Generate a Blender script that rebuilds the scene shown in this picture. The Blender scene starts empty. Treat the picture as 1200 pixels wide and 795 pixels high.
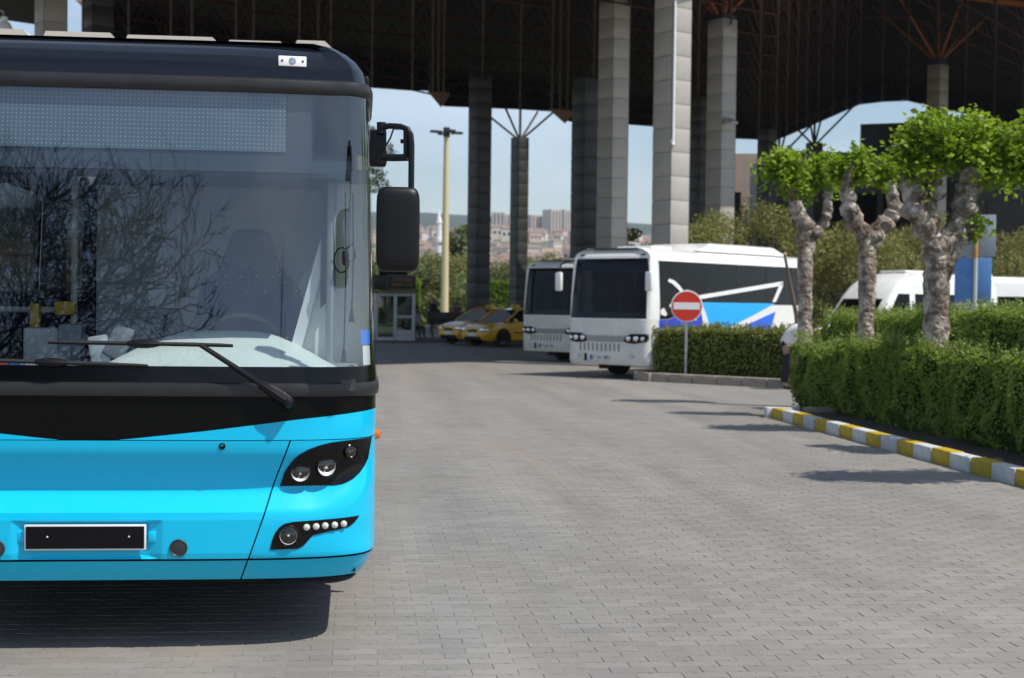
import bpy, bmesh, math, random
import numpy as np
from mathutils import Vector, Matrix, noise
R = math.radians
PI = math.pi
sc = bpy.context.scene
C = sc.collection
rnd = random.Random(7)

# ------------------------------------------------------------------ camera
cam = bpy.data.cameras.new('camera')
camo = bpy.data.objects.new('camera', cam); C.objects.link(camo); sc.camera = camo
cam.sensor_width = 36.0; cam.lens = 52.5
cam.clip_start = 0.1; cam.clip_end = 12000
camo.matrix_world = (Matrix.Translation((0, 0, 1.575)) @ Matrix.Rotation(-R(5.9), 4, 'Z')
                     @ Matrix.Rotation(PI/2 - math.atan(39.5/1750), 4, 'X') @ Matrix.Rotation(R(0.7), 4, 'Z'))
cam.dof.use_dof = True; cam.dof.focus_distance = 6.6; cam.dof.aperture_fstop = 4.7

# ------------------------------------------------------------------ light
SUN = Vector((0.53, -0.34, 1.0)).normalized()
EL = math.asin(SUN.z); AZ = math.atan2(SUN.x, SUN.y)
w = bpy.data.worlds.new('World'); sc.world = w; w.use_nodes = True
nt = w.node_tree; nt.nodes.clear()
out = nt.nodes.new('ShaderNodeOutputWorld'); bg = nt.nodes.new('ShaderNodeBackground')
sky = nt.nodes.new('ShaderNodeTexSky'); sky.sky_type = 'NISHITA'; sky.sun_disc = False
sky.sun_elevation = EL; sky.sun_rotation = AZ
sky.air_density = 1.0; sky.dust_density = 0.6; sky.ozone_density = 1.5
# soft thin clouds mixed into the sky by direction
tc = nt.nodes.new('ShaderNodeTexCoord'); mp = nt.nodes.new('ShaderNodeMapping'); mp.inputs['Scale'].default_value = (1, 1, 3.2)
nz = nt.nodes.new('ShaderNodeTexNoise'); nz.inputs['Scale'].default_value = 3.1; nz.inputs['Detail'].default_value = 6
nz.inputs['Roughness'].default_value = 0.55
cr = nt.nodes.new('ShaderNodeValToRGB'); cr.color_ramp.elements[0].position = 0.42; cr.color_ramp.elements[1].position = 0.8
mx = nt.nodes.new('ShaderNodeMixRGB'); mx.inputs['Color2'].default_value = (8.2, 8.9, 10.0, 1)
ml = nt.nodes.new('ShaderNodeMath'); ml.operation = 'MULTIPLY'; ml.inputs[1].default_value = 0.55
L_ = nt.links.new
L_(tc.outputs['Generated'], mp.inputs['Vector']); L_(mp.outputs['Vector'], nz.inputs['Vector']); L_(nz.outputs['Fac'], cr.inputs['Fac'])
L_(cr.outputs['Color'], ml.inputs[0]); L_(ml.outputs[0], mx.inputs['Fac']); L_(sky.outputs['Color'], mx.inputs['Color1'])
L_(mx.outputs['Color'], bg.inputs['Color']); L_(bg.outputs['Background'], out.inputs['Surface'])
bg.inputs['Strength'].default_value = 0.122
sl = bpy.data.lights.new('sun', 'SUN'); sl.energy = 4.5; sl.angle = R(0.55); sl.color = (1.0, 0.955, 0.88)
slo = bpy.data.objects.new('sun', sl); C.objects.link(slo); slo.rotation_euler = SUN.to_track_quat('Z', 'Y').to_euler()
sc.view_settings.view_transform = 'Standard'; sc.view_settings.look = 'None'
sc.view_settings.exposure = 0.14; sc.view_settings.gamma = 1.0
sc.cycles.max_bounces = 7; sc.cycles.transparent_max_bounces = 16
sc.cycles.diffuse_bounces = 3; sc.cycles.glossy_bounces = 4; sc.cycles.use_denoising = True
sc.cycles.caustics_reflective = False; sc.cycles.caustics_refractive = False

# ------------------------------------------------------------------ materials
def nodes(name):
    m = bpy.data.materials.new(name); m.use_nodes = True
    t = m.node_tree; return m, t, t.nodes, t.links, t.nodes['Principled BSDF']

def mat(name, col, rough=0.5, metal=0.0, var=0.0, vs=4.0, bump=0.0, bs=60.0, coat=0.0, col2=None, spec=0.5, coords='Object', stretch=None):
    m, t, n, l, p = nodes(name)
    p.inputs['Base Color'].default_value = (*col, 1); p.inputs['Roughness'].default_value = rough
    p.inputs['Metallic'].default_value = metal; p.inputs['Coat Weight'].default_value = coat
    p.inputs['Coat Roughness'].default_value = 0.04; p.inputs['Specular IOR Level'].default_value = spec
    tcn = n.new('ShaderNodeTexCoord'); src = tcn.outputs[coords]
    if stretch:
        mpn = n.new('ShaderNodeMapping'); mpn.inputs['Scale'].default_value = stretch
        l.new(src, mpn.inputs['Vector']); src = mpn.outputs['Vector']
    if var or col2:
        a = n.new('ShaderNodeTexNoise'); a.inputs['Scale'].default_value = vs; a.inputs['Detail'].default_value = 5
        a.inputs['Roughness'].default_value = 0.6
        l.new(src, a.inputs['Vector'])
        r = n.new('ShaderNodeValToRGB'); r.color_ramp.elements[0].position = 0.33; r.color_ramp.elements[1].position = 0.68
        c2 = col2 or tuple(min(1, c*(1+var)) for c in col)
        c1 = col if col2 else tuple(c*(1-var) for c in col)
        r.color_ramp.elements[0].color = (*c1, 1); r.color_ramp.elements[1].color = (*c2, 1)
        l.new(a.outputs['Fac'], r.inputs['Fac']); l.new(r.outputs['Color'], p.inputs['Base Color'])
    if bump:
        b = n.new('ShaderNodeTexNoise'); b.inputs['Scale'].default_value = bs; b.inputs['Detail'].default_value = 4
        l.new(src, b.inputs['Vector'])
        bn = n.new('ShaderNodeBump'); bn.inputs['Strength'].default_value = bump; bn.inputs['Distance'].default_value = 0.02
        l.new(b.outputs['Fac'], bn.inputs['Height']); l.new(bn.outputs['Normal'], p.inputs['Normal'])
    return m

def glass_mat(name, tint=(0.86, 0.9, 0.9), refl=0.10, gcol=(1, 1, 1)):
    m, t, n, l, p = nodes(name); n.remove(p)
    o = n['Material Output']; tr = n.new('ShaderNodeBsdfTransparent'); tr.inputs['Color'].default_value = (*tint, 1)
    g = n.new('ShaderNodeBsdfGlossy'); g.inputs['Roughness'].default_value = 0.0; g.inputs['Color'].default_value = (*gcol, 1)
    lw = n.new('ShaderNodeLayerWeight'); lw.inputs['Blend'].default_value = 0.5
    pw = n.new('ShaderNodeMath'); pw.operation = 'POWER'; pw.inputs[1].default_value = 4.0
    ma = n.new('ShaderNodeMath'); ma.operation = 'MULTIPLY_ADD'; ma.inputs[1].default_value = 1-refl; ma.inputs[2].default_value = refl; ma.use_clamp = True
    ms = n.new('ShaderNodeMixShader')
    l.new(lw.outputs['Facing'], pw.inputs[0]); l.new(pw.outputs[0], ma.inputs[0]); l.new(ma.outputs[0], ms.inputs['Fac'])
    l.new(tr.outputs[0], ms.inputs[1]); l.new(g.outputs[0], ms.inputs[2]); l.new(ms.outputs[0], o.inputs['Surface'])
    return m

def leaf_mat(name, c1, c2, vs=1.2, trans=0.35, rough=0.5):
    m, t, n, l, p = nodes(name)
    o = n['Material Output']
    tcn = n.new('ShaderNodeTexCoord')
    a = n.new('ShaderNodeTexNoise'); a.inputs['Scale'].default_value = vs; a.inputs['Detail'].default_value = 8; a.inputs['Roughness'].default_value = 0.75
    l.new(tcn.outputs['Object'], a.inputs['Vector'])
    r = n.new('ShaderNodeValToRGB'); r.color_ramp.elements[0].position = 0.3; r.color_ramp.elements[1].position = 0.7
    r.color_ramp.elements[0].color = (*c1, 1); r.color_ramp.elements[1].color = (*c2, 1)
    l.new(a.outputs['Fac'], r.inputs['Fac']); l.new(r.outputs['Color'], p.inputs['Base Color'])
    p.inputs['Roughness'].default_value = rough; p.inputs['Specular IOR Level'].default_value = 0.25
    td = n.new('ShaderNodeBsdfTranslucent'); l.new(r.outputs['Color'], td.inputs['Color'])
    ms = n.new('ShaderNodeMixShader'); ms.inputs['Fac'].default_value = trans
    l.new(p.outputs[0], ms.inputs[1]); l.new(td.outputs[0], ms.inputs[2]); l.new(ms.outputs[0], o.inputs['Surface'])
    return m

def emit_free_dots(name, base, dot, scale, rough=0.3):
    """flat panel with a regular grid of small pale pixels (an LED display that is off)"""
    m, t, n, l, p = nodes(name)
    tcn = n.new('ShaderNodeTexCoord'); sx = n.new('ShaderNodeSeparateXYZ'); l.new(tcn.outputs['Object'], sx.inputs[0])
    vals = []
    for ax in ('X', 'Z'):
        mu = n.new('ShaderNodeMath'); mu.operation = 'MULTIPLY'; mu.inputs[1].default_value = scale; l.new(sx.outputs[ax], mu.inputs[0])
        fr = n.new('ShaderNodeMath'); fr.operation = 'FRACT'; l.new(mu.outputs[0], fr.inputs[0])
        sb = n.new('ShaderNodeMath'); sb.operation = 'SUBTRACT'; sb.inputs[1].default_value = 0.5; l.new(fr.outputs[0], sb.inputs[0])
        ab = n.new('ShaderNodeMath'); ab.operation = 'ABSOLUTE'; l.new(sb.outputs[0], ab.inputs[0]); vals.append(ab)
    mxn = n.new('ShaderNodeMath'); mxn.operation = 'MAXIMUM'; l.new(vals[0].outputs[0], mxn.inputs[0]); l.new(vals[1].outputs[0], mxn.inputs[1])
    lt = n.new('ShaderNodeMath'); lt.operation = 'LESS_THAN'; lt.inputs[1].default_value = 0.15; l.new(mxn.outputs[0], lt.inputs[0])
    mi = n.new('ShaderNodeMixRGB'); mi.inputs['Color1'].default_value = (*base, 1); mi.inputs['Color2'].default_value = (*dot, 1)
    l.new(lt.outputs[0], mi.inputs['Fac']); l.new(mi.outputs[0], p.inputs['Base Color']); p.inputs['Roughness'].default_value = rough
    return m

M = {}
def car_paint(name, col):
    """clear-coated paint with fine orange peel and a little road dust low down"""
    m, t, n, l, p = nodes(name)
    p.inputs['Roughness'].default_value = 0.32; p.inputs['Specular IOR Level'].default_value = 0.25; p.inputs['Coat Weight'].default_value = 0.5; p.inputs['Coat Roughness'].default_value = 0.05
    tcn = n.new('ShaderNodeTexCoord')
    a = n.new('ShaderNodeTexNoise'); a.inputs['Scale'].default_value = 7; a.inputs['Detail'].default_value = 8; a.inputs['Roughness'].default_value = 0.7
    l.new(tcn.outputs['Object'], a.inputs['Vector'])
    r = n.new('ShaderNodeValToRGB'); r.color_ramp.elements[0].position = 0.56; r.color_ramp.elements[1].position = 0.9
    r.color_ramp.elements[0].color = (0, 0, 0, 1); r.color_ramp.elements[1].color = (0.10, 0.10, 0.10, 1); l.new(a.outputs['Fac'], r.inputs['Fac'])
    mi = n.new('ShaderNodeMixRGB'); mi.inputs['Color1'].default_value = (*col, 1); mi.inputs['Color2'].default_value = (0.33, 0.30, 0.26, 1)
    l.new(r.outputs['Color'], mi.inputs['Fac']); l.new(mi.outputs[0], p.inputs['Base Color'])
    b = n.new('ShaderNodeTexNoise'); b.inputs['Scale'].default_value = 9; b.inputs['Detail'].default_value = 1; l.new(tcn.outputs['Object'], b.inputs['Vector'])
    bn = n.new('ShaderNodeBump'); bn.inputs['Strength'].default_value = 0.03; bn.inputs['Distance'].default_value = 0.02
    l.new(b.outputs['Fac'], bn.inputs['Height']); l.new(bn.outputs['Normal'], p.inputs['Coat Normal'])
    return m

M['cyan'] = car_paint('cyan_paint', (0.0, 0.55, 0.86))
M['cyan_dull'] = car_paint('cyan_skirt_paint', (0.0, 0.40, 0.62))
M['gloss_black'] = mat('gloss_black', (0.004, 0.004, 0.005), 0.14, coat=0.1, spec=0.25)
M['navy'] = mat('dark_navy_paint', (0.006, 0.008, 0.013), 0.16, coat=0.2, var=0.1, spec=0.35)
M['mask_black'] = mat('mask_black', (0.004, 0.004, 0.004), 0.3, var=0.1, spec=0.12)
M['dark_trim'] = mat('dark_grey_trim', (0.020, 0.020, 0.022), 0.38, var=0.2, vs=9, bump=0.05, bs=300)
M['black_plastic'] = mat('black_plastic', (0.006, 0.006, 0.007), 0.40, spec=0.3, bump=0.06, bs=400)
M['bark_dark'] = mat('bare_bark', (0.022, 0.018, 0.014), .9, spec=.1)
M['rubber'] = mat('rubber', (0.012, 0.012, 0.012), 0.75, bump=0.3, bs=120)
M['hole'] = mat('dark_cavity', (0.004, 0.004, 0.004), 0.9)
M['chrome'] = mat('chrome', (0.75, 0.76, 0.78), 0.07, 1.0)
M['reflector'] = mat('lamp_reflector', (0.92, 0.92, 0.92), 0.4, 0.15)
M['lens'] = glass_mat('lamp_lens', (0.93, 0.93, 0.93), 0.07)
M['orange_lens'] = mat('orange_lens', (0.75, 0.16, 0.01), 0.15, coat=0.5)
M['windscreen'] = glass_mat('windscreen_glass', (0.84, 0.9, 0.91), 0.12)
M['side_glass'] = glass_mat('tinted_glass', (0.55, 0.58, 0.6), 0.08)
M['bus_glass'] = glass_mat('bus_tinted_glass', (0.10, 0.11, 0.12), 0.08)
M['car_glass'] = glass_mat('car_dark_glass', (0.14, 0.15, 0.16), 0.025, (.4, .4, .4))  # reflections dimmed in the glossy colour, standing in for the dark canopy overhead
M['coach_glass'] = glass_mat('coach_dark_glass', (0.04, 0.042, 0.045), 0.014)
M['coach_front'] = glass_mat('coach_windscreen', (0.22, 0.24, 0.26), 0.018)
M['white'] = mat('white_paint', (0.80, 0.80, 0.77), 0.3, coat=0.5, var=0.05, vs=3)
M['off_white'] = mat('off_white_paint', (0.68, 0.68, 0.64), 0.38, coat=0.3, var=0.10, vs=2.2)
M['plate_white'] = mat('plate_white', (0.8, 0.8, 0.8), 0.4)
M['steel'] = mat('galvanised_steel', (0.42, 0.42, 0.41), 0.45, 0.6, var=0.2, vs=6)

# ------------------------------------------------------------------ mesh helpers
class MB:
    def __init__(s): s.v = []; s.f = []; s.m = []
    def add(s, vs, fs, mi=0):
        o = len(s.v); s.v.extend([tuple(p) for p in vs]); s.f.extend([tuple(i+o for i in f) for f in fs]); s.m.extend([mi]*len(fs))
    def box(s, c, d, rot=None, mi=0, bev=0.0):
        x, y, z = d[0]/2, d[1]/2, d[2]/2
        if bev <= 0:
            vs = [Vector((a*x, b*y, e*z)) for a in (-1, 1) for b in (-1, 1) for e in (-1, 1)]
            fs = [(0,1,3,2),(4,6,7,5),(0,4,5,1),(2,3,7,6),(0,2,6,4),(1,5,7,3)]
        else:
            b = min(bev, x*.9, y*.9, z*.9); bm = bmesh.new(); bmesh.ops.create_cube(bm, size=1)
            for v in bm.verts: v.co = Vector((v.co.x*2*x, v.co.y*2*y, v.co.z*2*z))
            bmesh.ops.bevel(bm, geom=bm.edges[:], offset=b, segments=2, affect='EDGES', profile=.5)
            bm.verts.index_update(); vs = [v.co.copy() for v in bm.verts]; fs = [[v.index for v in f.verts] for f in bm.faces]; bm.free()
        if rot is not None: vs = [rot @ p for p in vs]
        s.add([p + Vector(c) for p in vs], fs, mi)
    def tube(s, pts, rs, n=8, mi=0, cap=True, jit=0.0):
        pts = [Vector(p) for p in pts]
        if not hasattr(rs, '__len__'): rs = [rs]*len(pts)
        vs = []; fs = []; up = None
        for i, p in enumerate(pts):
            d = (pts[min(i+1, len(pts)-1)] - pts[max(i-1, 0)]).normalized()
            if up is None:
                up = d.cross(Vector((0, 0, 1)) if abs(d.z) < .9 else Vector((1, 0, 0))).normalized()
            else:
                up = (up - d*up.dot(d)); up = up.normalized() if up.length > 1e-6 else d.orthogonal().normalized()
            e = d.cross(up)
            for k in range(n):
                a = 2*PI*k/n; q = (up*math.cos(a) + e*math.sin(a))
                r = rs[i]
                if jit: r *= 1 + jit*noise.noise((p+q*r)*9) + .6*jit*noise.noise((p+q*r)*23)
                vs.append(p + q*r)
        for i in range(len(pts)-1):
            for k in range(n):
                a, b = i*n+k, i*n+(k+1) % n
                fs.append((a, b, b+n, a+n))
        if cap:
            fs.append(tuple(range(n))[::-1]); fs.append(tuple(range((len(pts)-1)*n, len(pts)*n)))
        s.add(vs, fs, mi)
    def lathe(s, prof, c, axis='Z', n=24, mi=0, rot=None):
        """prof = [(r, h)...] round an axis"""
        vs = []; fs = []
        for r, h in prof:
            for k in range(n):
                a = 2*PI*k/n; x, y = r*math.cos(a), r*math.sin(a)
                p = Vector((x, y, h)) if axis == 'Z' else (Vector((x, h, y)) if axis == 'Y' else Vector((h, x, y)))
                if rot is not None: p = rot @ p
                vs.append(p + Vector(c))
        for i in range(len(prof)-1):
            for k in range(n):
                a, b = i*n+k, i*n+(k+1) % n; fs.append((a, b, b+n, a+n))
        s.add(vs, fs, mi)
    def prism(s, poly, axis, h0, h1, mi=0):
        """polygon in the two other axes, extruded along axis from h0 to h1"""
        n = len(poly); vs = []
        for h in (h0, h1):
            for a, b in poly:
                vs.append((h, a, b) if axis == 'X' else ((a, h, b) if axis == 'Y' else (a, b, h)))
        fs = [tuple(range(n)), tuple(range(2*n-1, n-1, -1))] + [(i, i+n, (i+1) % n+n, (i+1) % n) for i in range(n)]
        s.add(vs, fs, mi)
    def grid(s, rows, mi=0, flip=False):
        m_ = len(rows[0]); vs = [p for r in rows for p in r]; fs = []
        for i in range(len(rows)-1):
            for j in range(m_-1):
                a = i*m_+j; q = (a, a+1, a+1+m_, a+m_)
                fs.append(q[::-1] if flip else q)
        s.add(vs, fs, mi)
    def mesh(s, name, mats, smooth=True, ang=35, fix=True):
        me = bpy.data.meshes.new(name); me.from_pydata(s.v, [], s.f)
        for m in (mats if isinstance(mats, (list, tuple)) else [mats]): me.materials.append(m)
        me.polygons.foreach_set('material_index', s.m)
        if fix:
            bm = bmesh.new(); bm.from_mesh(me); bmesh.ops.recalc_face_normals(bm, faces=bm.faces[:]); bm.to_mesh(me); bm.free()
        if smooth:
            me.polygons.foreach_set('use_smooth', [True]*len(me.polygons)); me.set_sharp_from_angle(angle=R(ang))
        me.update(); return me
    def build(s, name, mats, parent=None, smooth=True, ang=35, fix=True, kind=None):
        o = bpy.data.objects.new(name, s.mesh(name, mats, smooth, ang, fix)); C.objects.link(o)
        if parent is not None: o.parent = parent
        if kind: o['kind'] = kind
        return o

def link(name, me, parent=None, loc=(0, 0, 0), rz=0.0):
    o = bpy.data.objects.new(name, me); C.objects.link(o); o.parent = parent; o.location = loc; o.rotation_euler = (0, 0, rz); return o
def tag(o, label, cat, group=None, kind=None):
    o['label'] = label; o['category'] = cat
    if group: o['group'] = group
    if kind: o['kind'] = kind
    return o
def thing(name, label, cat, loc=(0, 0, 0), rz=0.0, group=None):
    o = bpy.data.objects.new(name, None); C.objects.link(o); o.location = loc; o.rotation_euler = (0, 0, rz); o.empty_display_size = .2
    return tag(o, label, cat, group)
def structure(o): o['kind'] = 'structure'; return o
def copy_tree(o, parent=None):
    c = o.copy(); C.objects.link(c); c.parent = parent
    for ch in o.children: copy_tree(ch, c)
    return c
def text(name, s, size, m, parent, loc, rot, depth=0.002, wide=1.0, al='CENTER'):
    cu = bpy.data.curves.new(name, 'FONT'); cu.body = s; cu.size = size; cu.align_x = al; cu.align_y = 'CENTER'; cu.extrude = depth
    cu.offset = size*0.012
    t = bpy.data.objects.new(name, cu); cu.materials.append(m)
    me = bpy.data.meshes.new_from_object(t); bpy.data.objects.remove(t)
    o = bpy.data.objects.new(name, me); C.objects.link(o); o.parent = parent; o.location = loc; o.rotation_euler = rot; o.scale = (wide, 1, 1)
    return o

def poly_cols(poly, n):
    """columns (a, low, high) across a polygon that has one interval per column"""
    lo, hi = min(p[0] for p in poly), max(p[0] for p in poly)
    xs = sorted(set([lo+(hi-lo)*k/n for k in range(n+1)] + [p[0] for p in poly])); res = []
    for x in xs:
        xx = min(max(x, lo+1e-5), hi-1e-5); zs = []
        for i in range(len(poly)):
            (a, b), (c, d) = poly[i], poly[(i+1) % len(poly)]
            if (a-xx)*(c-xx) < 0: zs.append(b+(d-b)*(xx-a)/(c-a))
        if len(zs) >= 2: res.append((x, min(zs), max(zs)))
    return res

class Shell:
    """vehicle skin: rounded plan outline (front at y=0, sides along +y) with offset profiles over height"""
    def __init__(s, W, n, Dp, L, of, osd, shift=None):
        s.W, s.Dp, s.L = W, Dp, L; N = 600
        th = [PI/2*(0.5-0.5*math.cos(PI*(k/N)))**1.6 for k in range(N+1)]
        xs = np.array([W*math.sin(t)**(2/n) for t in th]); ys = np.array([Dp*(1-max(0, math.cos(t))**(2/n)) for t in th])
        xs = np.concatenate([xs, [W, W]]); ys = np.concatenate([ys, [Dp+.02, L]])
        s.xs, s.ys = xs, ys; s.cs = np.concatenate([[0], np.cumsum(np.hypot(np.diff(xs), np.diff(ys)))]); s.smax = s.cs[-1]
        s.of, s.osd, s.shift = np.array(of), np.array(osd), shift
    def s_x(s, x): return math.copysign(float(np.interp(abs(x), s.xs[:601], s.cs[:601])), x)
    def s_y(s, y): return float(np.interp(y, s.ys, s.cs))
    def S(s, q, z, proud=0.0):
        a = abs(q); x = float(np.interp(a, s.cs, s.xs)); y = float(np.interp(a, s.cs, s.ys))
        e = 0.012; x1 = np.interp(a+e, s.cs, s.xs); y1 = np.interp(a+e, s.cs, s.ys)
        a0 = a-e; x0 = np.interp(abs(a0), s.cs, s.xs)*(1 if a0 >= 0 else -1); y0 = np.interp(abs(a0), s.cs, s.ys)
        tx, ty = x1-x0, y1-y0; l = math.hypot(tx, ty) or 1; nx, ny = ty/l, -tx/l
        zz = z - (s.shift(x, z) if s.shift else 0)
        off = np.interp(zz, s.of[:, 0], s.of[:, 1])*ny*ny + np.interp(z, s.osd[:, 0], s.osd[:, 1])*nx*nx - proud
        x -= nx*off; y -= ny*off
        return Vector((x if q >= 0 else -x, y, z))
    def panel(s, mb, cols, nz=3, proud=0.0, mi=0):
        """cols = [(s, zlo, zhi)]"""
        rows = [[s.S(q, a+(b-a)*k/nz, proud) for k in range(nz+1)] for q, a, b in cols]
        mb.grid(rows, mi, flip=True)
    def band(s, mb, s0, s1, z0, z1, ns=24, nz=3, proud=0.0, mi=0):
        s.panel(mb, [(s0+(s1-s0)*k/ns, z0, z1) for k in range(ns+1)], nz, proud, mi)
    def slab(s, mb, cols, t, proud=0.0, mi=0, nz=2):
        """panel with an edge of depth t"""
        s.panel(mb, cols, nz, proud, mi)
        rim = [s.S(q, a, proud) for q, a, b in cols] + [s.S(q, b, proud) for q, a, b in cols[::-1]]
        rin = [s.S(q, a, proud-t) for q, a, b in cols] + [s.S(q, b, proud-t) for q, a, b in cols[::-1]]
        k = len(rim); mb.add(rim+rin, [(i, (i+1) % k, (i+1) % k+k, i+k) for i in range(k)], mi)
    def cap(s, mb, levels, ss, mi=0):
        """roof: rings at heights z following the profiles, the last one closed across"""
        rows = [[s.S(q, z) for q in ss] for z in levels]
        mb.grid(rows, mi)
        top = rows[-1]; n = len(top)
        mid = [top[:n//2+1][::-1], top[n//2:]]
        vs = []; fs = []
        for i in range(n//2+1): vs += [mid[0][i], mid[1][i]]
        for i in range(n//2): fs.append((2*i, 2*i+1, 2*i+3, 2*i+2))
        mb.add(vs, fs, mi)
    def rear(s, mb, z0, z1, nz=8, mi=0):
        rows = [[s.S(-s.smax, z0+(z1-z0)*k/nz), s.S(s.smax, z0+(z1-z0)*k/nz)] for k in range(nz+1)]
        mb.grid(rows, mi)

def make_wheel(name, r, wdt, mt_rim, parent, loc, face=1):
    """tyre with a rim; axis along x; face = side the rim looks to"""
    t = MB(); t.lathe([(r*.62, -wdt/2), (r*.93, -wdt/2), (r, -wdt/2+.03), (r, wdt/2-.03), (r*.93, wdt/2), (r*.62, wdt/2), (r*.6, wdt*.1), (r*.6, -wdt*.1)], (0, 0, 0), 'X', 28)
    o = t.build(name, M['rubber'], parent); o.location = loc
    q = MB(); f = face*wdt/2
    q.lathe([(r*.62, f*.9), (r*.55, f*.95), (r*.45, f*.55), (r*.2, f*.75), (r*.16, f*.95), (0.001, f*.95)], (0, 0, 0), 'X', 24)
    for k in range(8):
        a = k*PI/4; q.tube([(f*.6, r*.33*math.cos(a), r*.33*math.sin(a)), (f*.82, r*.33*math.cos(a), r*.33*math.sin(a))], r*.035, 6)
    q.build('rim', mt_rim, o)
    return o

# ------------------------------------------------------------------ ground, paving
def paving_mat(name, near):
    m, t, n, l, p = nodes(name)
    g = n.new('ShaderNodeNewGeometry'); sx = n.new('ShaderNodeSeparateXYZ'); l.new(g.outputs['Position'], sx.inputs[0])
    def mth(op, a, b=None, c=None):
        q = n.new('ShaderNodeMath'); q.operation = op
        for i, v in enumerate((a, b, c)):
            if v is None: continue
            if isinstance(v, (int, float)): q.inputs[i].default_value = v
            else: l.new(v, q.inputs[i])
        return q.outputs[0]
    row = mth('FLOOR', mth('DIVIDE', sx.outputs['Y'], 0.1))
    odd = mth('MULTIPLY', mth('MODULO', mth('ABSOLUTE', row), 2.0), 0.5)
    ux = mth('ADD', mth('DIVIDE', sx.outputs['X'], 0.2), odd)
    col = mth('FLOOR', ux)
    cx = n.new('ShaderNodeCombineXYZ'); l.new(col, cx.inputs[0]); l.new(row, cx.inputs[1])
    wn = n.new('ShaderNodeTexWhiteNoise'); wn.noise_dimensions = '2D'; l.new(cx.outputs[0], wn.inputs['Vector'])
    r1 = n.new('ShaderNodeValToRGB'); e = r1.color_ramp.elements
    e[0].position = 0; e[0].color = (0.202, 0.189, 0.174, 1); e[1].position = 1; e[1].color = (0.240, 0.224, 0.206, 1)
    q = e.new(0.5); q.color = (0.221, 0.206, 0.189, 1)
    l.new(wn.outputs['Value'], r1.inputs['Fac'])
    # broad wear: wheel tracks along y and soft stains
    mp = n.new('ShaderNodeMapping'); mp.inputs['Scale'].default_value = (1.6, 0.12, 1); l.new(g.outputs['Position'], mp.inputs['Vector'])
    a = n.new('ShaderNodeTexNoise'); a.inputs['Scale'].default_value = 1.0; a.inputs['Detail'].default_value = 5; l.new(mp.outputs[0], a.inputs['Vector'])
    b = n.new('ShaderNodeTexNoise'); b.inputs['Scale'].default_value = 0.45; b.inputs['Detail'].default_value = 7; b.inputs['Roughness'].default_value = 0.65; l.new(g.outputs['Position'], b.inputs['Vector'])
    f = n.new('ShaderNodeTexNoise'); f.inputs['Scale'].default_value = 45; f.inputs['Detail'].default_value = 6; f.inputs['Roughness'].default_value = 0.75; l.new(g.outputs['Position'], f.inputs['Vector'])
    s = mth('ADD', mth('ADD', mth('MULTIPLY', a.outputs['Fac'], 0.62), mth('MULTIPLY', b.outputs['Fac'], 0.36)), mth('MULTIPLY', f.outputs['Fac'], 0.5))
    s = mth('ADD', s, 0.27)
    mu = n.new('ShaderNodeMixRGB'); mu.blend_type = 'MULTIPLY'; mu.inputs['Fac'].default_value = 1
    l.new(r1.outputs['Color'], mu.inputs['Color1']); l.new(s, mu.inputs['Color2'])
    # warm sandy dust in patches
    d = n.new('ShaderNodeTexNoise'); d.inputs['Scale'].default_value = 0.8; d.inputs['Detail'].default_value = 6; l.new(mp.outputs[0], d.inputs['Vector'])
    dr = n.new('ShaderNodeValToRGB'); dr.color_ramp.elements[0].position = 0.5; dr.color_ramp.elements[1].position = 0.78; dr.color_ramp.elements[1].color = (0.5, 0.5, 0.5, 1)
    l.new(d.outputs['Fac'], dr.inputs['Fac'])
    md = n.new('ShaderNodeMixRGB'); md.inputs['Color2'].default_value = (0.30, 0.25, 0.20, 1); l.new(dr.outputs['Color'], md.inputs['Fac']); l.new(mu.outputs[0], md.inputs['Color1'])
    last = md.outputs[0]
    if not near:
        # too far to tell pavers apart: joints as colour only
        fx = mth('ABSOLUTE', mth('SUBTRACT', mth('FRACT', ux), 0.5)); fy = mth('ABSOLUTE', mth('SUBTRACT', mth('FRACT', mth('DIVIDE', sx.outputs['Y'], 0.1)), 0.5))
        j = mth('MAXIMUM', mth('GREATER_THAN', fx, 0.478), mth('GREATER_THAN', fy, 0.455))
        mj = n.new('ShaderNodeMixRGB'); mj.inputs['Color2'].default_value = (0.17, 0.15, 0.13, 1); l.new(j, mj.inputs['Fac']); l.new(last, mj.inputs['Color1']); last = mj.outputs[0]
    l.new(last, p.inputs['Base Color']); p.inputs['Roughness'].default_value = 0.75; p.inputs['Specular IOR Level'].default_value = 0.35
    bn = n.new('ShaderNodeBump'); bn.inputs['Strength'].default_value = 0.25; bn.inputs['Distance'].default_value = 0.004
    l.new(f.outputs['Fac'], bn.inputs['Height']); l.new(bn.outputs[0], p.inputs['Normal'])
    return m

M['paver'] = paving_mat('concrete_paver', True)
M['paving_far'] = paving_mat('concrete_paving_far', False)
M['sand'] = mat('joint_sand', (0.17, 0.15, 0.13), 0.95, vs=2.5, col2=(0.36, 0.31, 0.255), bump=0.5, bs=250)
M['grass'] = mat('short_grass', (0.06, 0.11, 0.02), 0.9, vs=0.7, col2=(0.16, 0.24, 0.05))
M['soil'] = mat('dark_soil', (0.045, 0.033, 0.024), 0.95, var=0.5, vs=14, bump=0.8, bs=40)

# wide ground to the horizon: one sheet; the paved yard lies on it
g_ = MB(); xs_ = [-4500, -600, -80, 80, 600, 4500]
g_.grid([[(x, y, -0.03) for x in xs_] for y in (-600, -60, 60, 110, 600, 5200)])
structure(g_.build('ground', mat('dry_grassland', (0.09, 0.10, 0.045), 0.95, vs=0.02, col2=(0.22, 0.19, 0.12)), smooth=False))
y_ = MB(); y_.grid([[(x, y, -0.006) for x in (-45, 0, 45)] for y in (-40, 5, 72)])
yard = structure(y_.build('paved_yard', M['paving_far'], smooth=False))
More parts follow.
